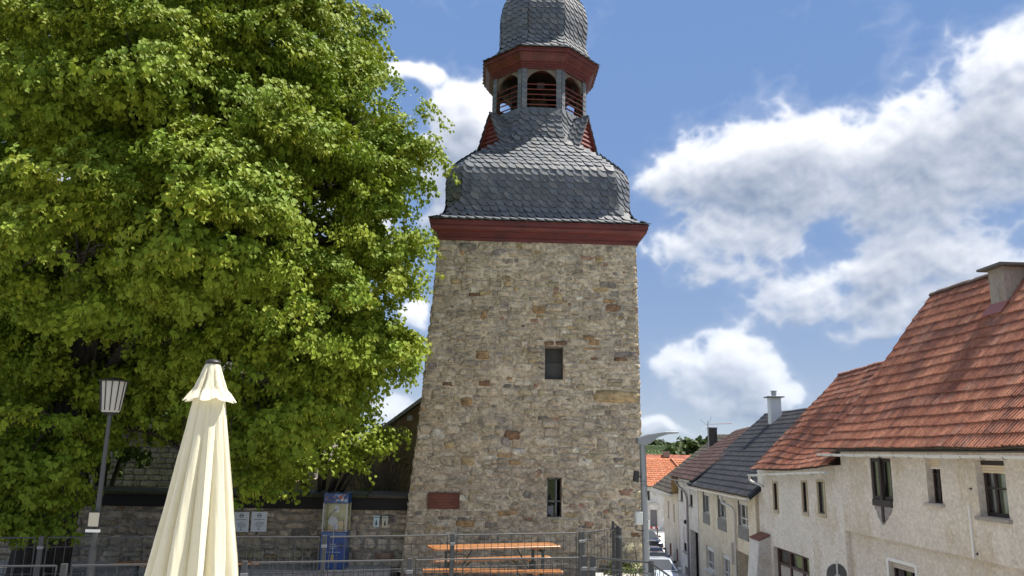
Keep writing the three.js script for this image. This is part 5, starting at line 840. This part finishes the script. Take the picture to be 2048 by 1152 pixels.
/** Fills lobes [x, y, z, r] with twigs of leaf sprays; returns the InstancedMesh. */
function foliage(parent, name, lobes, geo, m, o) {
  const { seed, perArea = 16, sprays = 13, clump = 0.42, shell = 0.5, tint = (r) => lin(1, 1, 1), yMin = -9, cut, gaps = -0.22, reach = 1.02, thin = 0.55 } = o;
  const r = rng(seed), mats = [], cols = [], X = V(), Y = V(), Z = V();
  const gauss = () => (r() + r() + r() - 1.5) / 0.9;
  for (const [lx, ly, lz, lr] of lobes) {
    const n = Math.round(perArea * lr * lr * 4);
    for (let i = 0; i < n; i++) {
      const d = V(gauss(), gauss(), gauss()).normalize(), rad = lr * Math.cbrt(lerp(shell ** 3, reach ** 3, r()));
      const c = V(lx, ly, lz).addScaledVector(d, rad); if (c.y < yMin) continue;
      if (n3(c.x * 0.95, c.y * 1.5, c.z * 0.95 + seed) < (lr > 1.1 ? gaps : gaps - 0.20)) continue;                     // gaps between boughs
      const inside = lobes.some((q) => Math.hypot(c.x - q[0], c.y - q[1], c.z - q[2]) < q[3] * 0.62); if (inside && r() < thin) continue;
      if (cut && cut(c)) continue;
      const tone = tint(r, c);
      const out = d.clone().setY(d.y * 0.35 - 0.18).normalize();
      for (let s = 0; s < sprays; s++) {
        const p = c.clone().add(V(gauss() * clump, gauss() * clump * 0.42, gauss() * clump)); p.y -= 0.35 * Math.hypot(p.x - c.x, p.z - c.z) ** 1.2;
        if (cut && cut(p)) continue;
        Y.copy(out).add(V(gauss() * 0.55, gauss() * 0.3 - 0.12, gauss() * 0.55)).normalize(); Z.set(gauss() * 0.3 + d.x * 0.35, 1, gauss() * 0.3 + d.z * 0.35).addScaledVector(Y, -Z.dot(Y)); Z.addScaledVector(Y, -Z.dot(Y)).normalize(); X.copy(Y).cross(Z);
        const k = 0.8 + 0.45 * r(); mats.push(new THREE.Matrix4().makeBasis(X, Y, Z).scale(V(k, k, k)).setPosition(p)); const b = 0.86 + 0.28 * r(); cols.push(tone.clone().multiplyScalar(b));
      }
    }
  }
  const im = new THREE.InstancedMesh(geo, m, mats.length); im.name = name; mats.forEach((q, i) => { im.setMatrixAt(i, q); im.setColorAt(i, cols[i]); }); im.userData.kind = 'stuff'; im.castShadow = im.receiveShadow = true; parent.add(im); return im;
}
/** A limb as a tapering bent tube. */
function limb(pts, r0, r1, seg = 14, n = 8) { const c = new THREE.CatmullRomCurve3(pts), pos = [], uv = [], idx = [], f = c.computeFrenetFrames(seg), L = c.getLength(); for (let i = 0; i <= seg; i++) { const p = c.getPointAt(i / seg), r = lerp(r0, r1, i / seg); for (let k = 0; k <= n; k++) { const a = (k / n) * Math.PI * 2, v = p.clone().addScaledVector(f.normals[i], Math.cos(a) * r).addScaledVector(f.binormals[i], Math.sin(a) * r); pos.push(v.x, v.y, v.z); uv.push((k / n) * r0 * 6, (i / seg) * L); } } for (let i = 0; i < seg; i++) for (let k = 0; k < n; k++) { const q = i * (n + 1) + k; idx.push(q, q + n + 1, q + 1, q + 1, q + n + 1, q + n + 2); } return meshFrom(pos, uv, idx); }
const bark = M([0.10, 0.085, 0.07], { map: T.bark, bumpMap: T.barkB, bumpScale: 0.03, roughness: 0.95 });
const twigM = M([0.16, 0.13, 0.10], { map: T.bark });
{
  const LOBES = [[-1.58, 8.04, -12.6, 0.53], [-1.37, 7.35, -12.6, 0.43], [-1.81, 7.04, -12.8, 0.74], [-1.84, 5.95, -12.8, 0.77], [-1.92, 4.83, -12.5, 0.74], [-1.78, 3.79, -12.8, 0.65], [-2.72, 8.56, -12.5, 0.79], [-3.35, 9.1, -12.0, 0.93], [-3.83, 10.21, -12.0, 1.29], [-5.02, 10.37, -11.5, 1.66], [-3.86, 7.58, -11.2, 1.47], [-5.1, 7.82, -10.8, 1.57], [-6.72, 7.61, -11.0, 1.74], [-3.06, 6.29, -11.6, 1.41], [-4.12, 5.43, -10.8, 1.51], [-5.85, 5.22, -10.8, 1.57], [-2.85, 4.3, -12.0, 1.18], [-4.46, 4.19, -13.1, 1.52], [-6.73, 4.25, -13.3, 1.45], [-3.93, 2.72, -13.61, 0.95], [-2.92, 3.03, -12.8, 0.9], [-2.26, 4.29, -12.8, 0.75], [-6.79, 2.36, -12.4, 0.81], [-6.26, 1.68, -12.4, 0.52], [-6.83, 1.46, -12.4, 0.56], [-5.64, 3.14, -14.04, 0.98], [-6.91, 2.72, -13.39, 0.76], [-8.87, 4.42, -12.7, 1.63], [-8.12, 6.84, -11.2, 1.51], [-7.82, 2.05, -12.4, 0.97], [-5.91, 8.6, -15.0, 2.66], [-3.68, 8.68, -15.0, 1.96], [-8.5, 7.8, -16.0, 2.78], [-5.95, 12.15, -15.0, 2.47], [-9.39, 11.6, -15.5, 2.83], [-3.49, 6.03, -15.0, 1.79], [-6.28, 5.55, -15.5, 2.23], [-8.96, 5.06, -16.0, 2.07], [-3.91, 1.64, -13.39, 0.33], [-4.2, 11.6, -13.2, 1.6], [-3.02, 9.9, -13.6, 1.1], [-2.6, 7.6, -14.2, 1.0], [-5.0, 5.8, -12.8, 1.4], [-4.1, 7.6, -13.0, 1.5], [-6.6, 6.6, -13.0, 1.6], [-3.4, 5.3, -13.4, 1.1], [-5.6, 9.0, -12.6, 1.6]];
  const t = thing('lime_tree', 'huge lime tree with drooping bright green crown beside the tower', 'tree', [-7.3, 0, -14.0]);
  const L = (x, y, z) => V(x + 7.3, y, z + 14.0);
  part('trunk', limb([V(-0.1, -0.2, 0), V(0, 1.2, 0), V(0.12, 2.4, 0.1), V(0.3, 3.6, 0.1), V(0.55, 5.4, -0.1), V(0.8, 7.5, -0.3), V(1.1, 10, -0.5)], 0.48, 0.13, 24, 14), bark, t);
  const r = rng(33);
  LOBES.forEach(([x, y, z, rr], i) => {
    const e0 = L(x, y, z), s = V(lerp(0, 0.7, Math.min(1, y / 9)), Math.max(2.0, Math.min(8.5, y * 0.66)), 0), e = s.clone().lerp(e0, 0.86), mid = s.clone().lerp(e, 0.5).add(V((r() - 0.5) * 0.8, 0.35 + 0.4 * r(), (r() - 0.5) * 0.8));
    part('limb', limb([s, s.clone().lerp(mid, 0.5).add(V(0, 0.15, 0)), mid, e], 0.075 + 0.045 * rr, 0.025, 16, 8), bark, t);
    const tw = []; for (let k = 0; k < 5 + 3 * rr; k++) { const d = V(r() - 0.5, r() - 0.55, r() - 0.5).normalize().multiplyScalar(rr * (0.45 + 0.35 * r())), a = mid.clone().lerp(e, 0.45 + 0.55 * r()), b = e.clone().add(d); tw.push(limb([a, a.clone().lerp(b, 0.5).add(V(0, 0.12 * rr, 0)), b, b.clone().add(V(0, -0.18, 0))], 0.022, 0.006, 8, 5)); }
    part('twigs', join(tw), twigM, t).userData.kind = 'stuff';
  });
  const lobes = LOBES.map(([x, y, z, rr]) => [x + 7.3, y, z + 14.0, rr]);
  const lampGap = (p) => { const x = p.x - 7.3, y = p.y, z = p.z - 14; return (z > -10.8 && x > -5.3 && x < -4.2 && y < 3.4) || (x > -6.0 && x < -4.75 && y < 2.42 && z < -11.2 && z > -15) ; };
  foliage(t, 'crown', lobes, sprayGeo(9, 11, 0.069, 3, 0.30), leafMat([0.225, 0.295, 0.031], 0.36), { seed: 12, perArea: 20, sprays: 15, clump: 0.32, shell: 0.45, gaps: -0.03, reach: 0.82, thin: 0.35, cut: lampGap, tint: (q) => { const k = q(); return k < 0.25 ? lin(1.15, 1.08, 1.0) : k < 0.7 ? lin(1, 1, 1) : lin(0.84, 0.93, 0.95); } });
  shade(t);

  // young tree and scrub over the garden wall
  const mk = (name, label, x, z, lobes, seed, c, o = {}) => {
    const g = thing(name, label, o.cat || 'tree', [x, 0, z]); const rr = rng(seed);
    const b = lobes.map(([lx, ly, lz, q]) => limb([V(0, -0.1, 0), V(lx * 0.2, ly * 0.4, lz * 0.2), V(lx * 0.6, ly * 0.75, lz * 0.6), V(lx, ly, lz)], 0.07, 0.015, 12, 6));
    part('trunk', join(b), bark, g); if (lobes.length) foliage(g, 'crown', lobes, sprayGeo(seed, 7, o.leaf || 0.085, 0, 0.3), leafMat(c), { seed, perArea: o.per || 14, sprays: 10, clump: o.clump || 0.3, shell: 0.35 }); return shade(g);
  };
  mk('young_tree', 'young bright green tree leaning over the garden wall beside the vending machine', -3.2, -16.3, [[0.6, 1.98, 1.5, 0.30], [-0.2, 1.98, 1.5, 0.36], [1.1, 2.0, 1.5, 0.28], [0.2, 2.35, 1.5, 0.42], [0.9, 2.45, 1.4, 0.36], [-0.8, 1.95, 1.4, 0.36], [-0.6, 2.4, 1.4, 0.45], [1.35, 2.65, 1.4, 0.28], [0.4, 2.85, 1.3, 0.36]], 61, [0.25, 0.32, 0.04], { leaf: 0.07, clump: 0.2, per: 26 });
  mk('churchyard_tree', 'dense dark tree in the churchyard behind the lantern post', -8.6, -18.6, [[0, 3.0, 0, 1.3], [-1.6, 2.6, 0.3, 1.2], [-3.4, 3.0, 0, 1.5], [1.3, 4.2, 0, 1.3], [-1.2, 4.6, 0, 1.6], [-3.4, 5.2, 0, 1.7]], 62, [0.09, 0.14, 0.03], { leaf: 0.1, per: 8 });
  // leafless scrub against the tower flank
  const sc = thing('bare_scrub', 'tangle of bare grey twigs between the garden wall and the tower', 'shrub', [-2.0, 0, -16.5]);
  const q = rng(64), st = []; for (let i = 0; i < 90; i++) { const a = q() * 6.28, b = V(0.15 * Math.cos(a), 0, 0.15 * Math.sin(a)), l = 1.4 + 1.3 * q(), sp = 0.55 * q() + 0.1, e = V(Math.cos(a) * sp * 1.2 - 0.1, l, Math.sin(a) * sp * 0.7); const m = b.clone().lerp(e, 0.55).add(V((q() - 0.5) * 0.3, 0.1, (q() - 0.5) * 0.2)); st.push(limb([b, m, e], 0.010, 0.003, 8, 4)); for (let k = 0; k < 5; k++) { const c = m.clone().lerp(e, q()), d = c.clone().add(V((q() - 0.5) * 0.7, (q() - 0.35) * 0.6, (q() - 0.5) * 0.4)); st.push(limb([c, c.clone().lerp(d, 0.5).add(V(0, 0.05, 0)), d], 0.005, 0.002, 5, 3)); } }
  part('twigs', join(st), M([0.30, 0.25, 0.19], { map: T.bark }), sc); foliage(sc, 'leaves', [[0, 2.2, 0, 0.55], [-0.3, 1.6, 0, 0.4]], sprayGeo(66, 5, 0.07, 0, 0.22), leafMat([0.13, 0.17, 0.035]), { seed: 65, perArea: 4, sprays: 5, clump: 0.25, shell: 0.2 }); shade(sc);
  // flowering bush and ivy at the tower's street corner
  const fb = thing('flowering_bush', 'small white flowering bush between the tower corner and the street lamp', 'shrub', [2.86, 0, -14.6]);
  part('stems', join([limb([V(0, -0.05, 0), V(0.03, 0.3, 0), V(-0.02, 0.72, 0)], 0.012, 0.004, 6, 4), limb([V(0, -0.05, 0), V(-0.08, 0.2, 0.02), V(-0.16, 0.36, 0)], 0.012, 0.004, 6, 4)]), twigM, fb);
  foliage(fb, 'leaves', [[-0.08, 0.12, 0, 0.14], [0.04, 0.25, 0, 0.09]], sprayGeo(68, 5, 0.05, 0, 0.14), leafMat([0.10, 0.16, 0.03]), { seed: 67, perArea: 60, sprays: 5, clump: 0.08, shell: 0.2 });
  foliage(fb, 'blossoms', [[-0.05, 0.15, 0.05, 0.13], [0.05, 0.48, 0, 0.12]], sprayGeo(70, 6, 0.035, 0, 0.1), leafMat([0.72, 0.70, 0.52], 0.3), { seed: 69, perArea: 45, sprays: 3, clump: 0.08, shell: 0.5 }); shade(fb);
  const iv = thing('moss_bush', 'dark green low bush growing against the foot of the tower', 'shrub', [2.62, 0, -15.0]);
  part('stems', join([limb([V(0, -0.05, 0), V(0.05, 0.15, 0), V(0.1, 0.3, 0)], 0.01, 0.004, 5, 4)]), twigM, iv);
  foliage(iv, 'leaves', [[0, 0.1, 0, 0.16], [0.2, 0.08, 0, 0.14], [-0.2, 0.06, 0, 0.13]], sprayGeo(72, 6, 0.04, 0, 0.1), leafMat([0.07, 0.085, 0.02]), { seed: 71, perArea: 90, sprays: 5, clump: 0.07, shell: 0.2 }); shade(iv);
}
// ---------------------------------------------------------------- end of the street: far houses, vineyard, trees
{
  const f = thing('far_house', 'white house with orange tiled roof and arched doorway at the street end', 'house', [17.6, -5.3, -78]);
  const wm = plaster([0.86, 0.85, 0.84]);
  const s = new THREE.Shape(); s.moveTo(-3.4, -1.2); s.lineTo(3.4, -1.2); s.lineTo(3.4, 4.3); s.lineTo(-3.4, 4.3); s.closePath();
  const hole = (a, b, c, d) => { const p = new THREE.Path(); p.moveTo(a, c); p.lineTo(b, c); p.lineTo(b, d); p.lineTo(a, d); p.closePath(); s.holes.push(p); };
  hole(-0.72, -0.05, 0.15, 2.05); hole(-1.25, -0.72 + 0.0, 2.95, 3.85);
  part('front_wall', new THREE.ExtrudeGeometry(s, { depth: 0.3, bevelEnabled: false }).translate(0, 0, -0.3), wm, f);
  part('body', box(6.7, 5.4, 7, 0, 1.5, -3.9), wm, f);
  const d = new THREE.Group(); d.name = 'door'; f.add(d); part('door_leaf', box(0.66, 1.9, 0.06, -0.385, 1.1, -0.2), M([0.22, 0.20, 0.20]), d); part('hood', new THREE.TorusGeometry(0.62, 0.08, 8, 16, Math.PI).translate(-0.385, 2.05, 0.04), M([0.62, 0.58, 0.5]), d); part('jamb', join([box(0.12, 2.0, 0.06, -0.80, 1.1, 0.01), box(0.12, 2.0, 0.06, 0.03, 1.1, 0.01)]), M([0.62, 0.58, 0.5]), d);
  const w = new THREE.Group(); w.name = 'window'; f.add(w); part('pane', box(0.53, 0.9, 0.02, -0.985, 3.4, -0.2), mat.darkGlass, w); part('sill', box(0.66, 0.07, 0.12, -0.985, 2.9, 0.04), M([0.5, 0.5, 0.5]), w);
  part('steps', join([box(1.6, 0.2, 1.0, -0.3, 0.0, 0.5), box(1.6, 0.2, 0.6, -0.3, 0.19, 0.3)]), M([0.5, 0.48, 0.46]), f); part('porch_wall', box(0.5, 1.3, 1.0, -1.25, 0.45, 0.5), mat.white, f);
  const surf = (u, v) => V(lerp(-3.6, 3.6, u), lerp(4.3, 6.95, v), lerp(0.45, -3.6, v)); const rf = new THREE.Group(); rf.name = 'roof'; f.add(rf); deck(rf, surf, mat.oldWood); deck(rf, (u, v) => V(lerp(-3.6, 3.6, u), lerp(4.3, 6.95, v), lerp(-7.6, -3.6, v)), M(terra[1]), 2, 2, 'rear_slope');
  tiledSlope(rf, surf, 26, 14, tileGeos(91, rolled, 0.04, 0.04), mixTints([[0.62, 0.22, 0.095], [0.58, 0.19, 0.08], [0.66, 0.25, 0.12]]), { seed: 92, keep: 0, pick: (r) => (r() * 3) | 0, weight: () => 0 });
  part('hip_ridge', bar(V(2.3, 7.0, -3.4), V(3.6, 4.45, 0.4), 0.1, 8), M(terra[0]), rf);
  part('downpipe', tube([[1.6, 4.1, 0.4], [2.4, 3.3, 0.2], [3.1, 2.6, 0.1]], 0.07), mat.zinc, f);
  shade(f);
  const f2 = thing('far_house', 'red roofed house behind the orange roofed house at the street end', 'house', [22, -7.1, -96]);
  part('body', box(14, 7, 6, 0, 2.6, 0), wm, f2); part('roof_slope', new THREE.BoxGeometry(14.6, 0.2, 4.6).rotateX(0.75).translate(0, 7.5, 1.65), M([0.45, 0.14, 0.08], { map: T.tile }), f2); part('roof_slope', new THREE.BoxGeometry(14.6, 0.2, 4.6).rotateX(-0.75).translate(0, 7.5, -1.65), M([0.45, 0.14, 0.08], { map: T.tile }), f2);
  part('chimney', box(0.7, 1.2, 0.7, -2.6, 9.3, 0.3), M([0.4, 0.18, 0.12]), f2); part('chimney', box(0.7, 0.7, 0.7, 0.8, 9.2, 0.3), M([0.3, 0.2, 0.16]), f2); shade(f2);

  // vineyard rows on the hill
  const rows = [], r = rng(101);
  for (let i = 0; i < 46; i++) { const a = 0.155 + i * 0.0042; for (let k = 0; k < 26; k++) { const d = 190 + k * 5.2, x = Math.sin(a) * d + 3 * Math.sin(k * 0.3), z = -Math.cos(a) * d; rows.push(new THREE.IcosahedronGeometry(0.75 + 0.3 * r(), 0).scale(0.55, 1.0, 2.6).translate(x, farY(x, z) + 0.5, z)); } }
  const vy = new THREE.Mesh(join(rows), M([0.13, 0.19, 0.05], { map: T.ground })); vy.name = 'vineyard_rows'; vy.userData = { kind: 'stuff', label: 'rows of green vines on the distant hillside', category: 'vineyard' }; vy.castShadow = vy.receiveShadow = true; scene.add(vy);
  const far = (x, z, h, lab, seed, w = 0.5) => { const y = farY(x, z), g = thing('distant_tree', lab, 'tree', [x, y, z]); part('trunk', cyl(0.15, 0.3, h * 0.4, 0, -0.2, 0, 8), bark, g); const q = rng(seed), lob = []; for (let i = 0; i < 9; i++) lob.push([(q() - 0.5) * h * w, h * (0.35 + 0.5 * q()), (q() - 0.5) * h * w, h * (0.16 + 0.08 * q())]); foliage(g, 'crown', lob, sprayGeo(seed, 6, 0.55, 0, 1.2), leafMat([0.075, 0.115, 0.035]), { seed, perArea: 60 / (h * h) * 3, sprays: 8, clump: 0.8, shell: 0.3 }); return shade(g); };
  far(29.9, -112, 8.6, 'round dark green tree standing before the vineyard hill', 111, 0.38);
  far(34.9, -116, 7.4, 'smaller dark tree half behind the brown roof', 112, 0.45);
  far(22.2, -108, 2.6, 'low bush-like tree beside the street lamp pole at the hill foot', 113, 0.5);
  for (let i = 0; i < 7; i++) far(60 + i * 6.5, -330 + 3 * (i % 3), 2.2 + 0.8 * (i % 3), 'small far tree on the crest of the vineyard hill', 120 + i, 1.1).userData.group = 'trees on the hill crest';
}

// ---------------------------------------------------------------- cars
{
  const tyre = M([0.02, 0.02, 0.02], { roughness: 0.8 }), rim = M([0.45, 0.46, 0.47], { roughness: 0.3, metalness: 0.7 }), lampM = MP([0.8, 0.82, 0.85], { roughness: 0.1, clearcoat: 1 }), red = MP([0.4, 0.02, 0.02], { roughness: 0.2 });
  /** Car with its nose along +z, standing on y = 0. */
  function car(label, paint, x, z, turn, tall = 1) {
    const c = thing('parked_car', label, 'car', [x, streetY(z) + 0.005, z], turn, null), P = MP(paint, { roughness: 0.28, metalness: 0.2, clearcoat: 0.9, clearcoatRoughness: 0.08 });
    c.rotation.x = Math.atan2(streetY(z + 1.2) - streetY(z - 1.2), 2.4) * -1;
    // body: stations along z with half width, sill, belt
    const st = [[2.02, 0.62, 0.34, 0.60], [1.9, 0.74, 0.26, 0.70], [1.5, 0.83, 0.22, 0.84], [0.9, 0.86, 0.2, 0.95], [0.2, 0.87, 0.2, 0.98], [-0.8, 0.87, 0.2, 1.0], [-1.6, 0.84, 0.22, 1.0], [-1.95, 0.76, 0.28, 0.92], [-2.05, 0.66, 0.36, 0.8]], pos = [], uv = [], idx = [], N = 12;
    for (const [zz, hw, y0, y1] of st) { const prof = [[-0.86, 0], [-1, 0.25], [-1, 0.6], [-0.97, 0.82], [-0.88, 0.97], [-0.5, 1.02], [0, 1.04], [0.5, 1.02], [0.88, 0.97], [0.97, 0.82], [1, 0.6], [1, 0.25], [0.86, 0]]; for (const [a, b] of prof) { pos.push(a * hw, lerp(y0, y1, b), zz); uv.push(a, zz); } }
    for (let i = 0; i < st.length - 1; i++) for (let k = 0; k < N; k++) { const p = i * (N + 1) + k; idx.push(p, p + N + 1, p + 1, p + 1, p + N + 1, p + N + 2); }
    for (const e of [0, st.length - 1]) for (let k = 1; k < N; k++) idx.push(e * (N + 1), e * (N + 1) + k, e * (N + 1) + k + 1);
    part('body', meshFrom(pos, uv, idx), P, c);
    const top = 1.45 * tall, ring = (hw, y, zf, zb) => [V(-hw, y, zf), V(hw, y, zf), V(hw, y, zb), V(-hw, y, zb)], A = ring(0.80, 0.96, 0.98, -1.85), B = ring(0.62, top, 0.15, -1.45);
    const quad = (a, b, cc, d, k = 0.9, o = 0.006) => { const m = a.clone().add(b).add(cc).add(d).multiplyScalar(0.25), n = b.clone().sub(a).cross(d.clone().sub(a)).normalize(); if (n.dot(m.clone().sub(V(0, 1.1, -0.5))) < 0) n.negate(); const q = [a, b, cc, d].map((v) => v.clone().lerp(m, 1 - k).addScaledVector(n, o)); return meshFrom(q.flatMap((v) => [v.x, v.y, v.z]), [0, 0, 1, 0, 1, 1, 0, 1], [0, 1, 2, 0, 2, 3]); };
    const hull = []; for (let i = 0; i < 4; i++) hull.push(flat(meshFrom([A[i], A[(i + 1) % 4], B[(i + 1) % 4], B[i]].flatMap((v) => [v.x, v.y, v.z]), [0, 0, 1, 0, 1, 1, 0, 1], [0, 1, 2, 0, 2, 3])));
    part('cabin', join(hull), P, c);
    part('roof', rbox(1.24, 0.07, 1.62, 0.03, 0, top - 0.005, -0.65, 2), P, c);
    part('windscreen', quad(A[0], A[1], B[1], B[0]), mat.darkGlass, c); part('rear_window', quad(A[2], A[3], B[3], B[2], 0.85), mat.darkGlass, c); part('side_window', quad(A[1], A[2], B[2], B[1], 0.86), mat.darkGlass, c); part('side_window', quad(A[3], A[0], B[0], B[3], 0.86), mat.darkGlass, c);
    for (const s of [-1, 1]) { part('headlight', new THREE.SphereGeometry(0.15, 14, 10).scale(1.1, 0.7, 0.6).translate(s * 0.58, 0.68, 1.84), lampM, c); part('tail_light', box(0.16, 0.26, 0.05, s * 0.66, 0.82, -1.98), red, c); part('mirror', rbox(0.2, 0.13, 0.1, 0.03, s * 0.95, 1.04, 0.72), P, c);
      for (const zz of [1.25, -1.3]) { const w = new THREE.Group(); w.name = 'wheel'; c.add(w); part('tyre', new THREE.TorusGeometry(0.235, 0.085, 10, 22).rotateY(Math.PI / 2).translate(s * 0.78, 0.32, zz), tyre, w); part('rim', cyl(0.19, 0.19, 0.08, 0, -0.04, 0, 18).rotateZ(Math.PI / 2).translate(s * 0.82, 0.32, zz), rim, w); } }
    part('grille', box(0.7, 0.12, 0.04, 0, 0.58, 2.0), mat.black, c); part('bumper', rbox(1.4, 0.16, 0.12, 0.05, 0, 0.42, 1.97), P, c); part('number_plate', box(0.5, 0.11, 0.02, 0, 0.45, 2.04), mat.white, c);
    return shade(c);
  }
  const T2 = -0.06;
  car('white car with dark side windows parked behind the street lamp', [0.55, 0.60, 0.66], 8.75, -39.0, T2);
  car('black car parked between the white car and the blue car', [0.03, 0.035, 0.045], 9.9, -44.6, T2);
  car('bright blue small car parked beside the cream house', [0.03, 0.085, 0.30], 11.0, -50.6, T2);
  car('dark blue car parked behind the bright blue car', [0.02, 0.035, 0.09], 12.0, -56.0, T2);
  car('black car parked furthest down the street near the arched door', [0.015, 0.015, 0.02], 13.6, -65.0, 0.2);
  // red and white barrier before the arched doorway
  const b = thing('barrier_board', 'red and white striped barrier board before the arched doorway', 'barrier', [16.0, streetY(-74), -74]);
  for (let i = 0; i < 8; i++) part('stripe', box(0.22, 0.2, 0.03, -0.8 + i * 0.225, 0.75, 0), i % 2 ? mat.white : M([0.5, 0.03, 0.03]), b); for (const x of [-0.7, 0.65]) part('leg', box(0.05, 0.75, 0.3, x, 0.37, 0), mat.black, b); shade(b);
  // back of a round road sign
  const s = thing('road_sign', 'round road sign seen from its grey back before the slot window house', 'sign', [9.02, streetY(-20), -20]);
  part('disc', cyl(0.26, 0.26, 0.012, 0, 0, 0, 36).rotateX(Math.PI / 2).translate(0, 2.32, -0.04), M([0.07, 0.075, 0.075], { roughness: 0.6 }), s); part('rim', new THREE.TorusGeometry(0.255, 0.009, 6, 36).translate(0, 2.32, -0.03), mat.steel, s); part('pole', cyl(0.024, 0.024, 2.66, 0, 0, 0), mat.zinc, s); part('clamp', box(0.12, 0.04, 0.06, 0, 2.3, -0.01), mat.zinc, s); part('sticker', box(0.045, 0.03, 0.004, 0.17, 2.2, -0.02), mat.white, s); shade(s);
}
renderer.render(scene, camera);
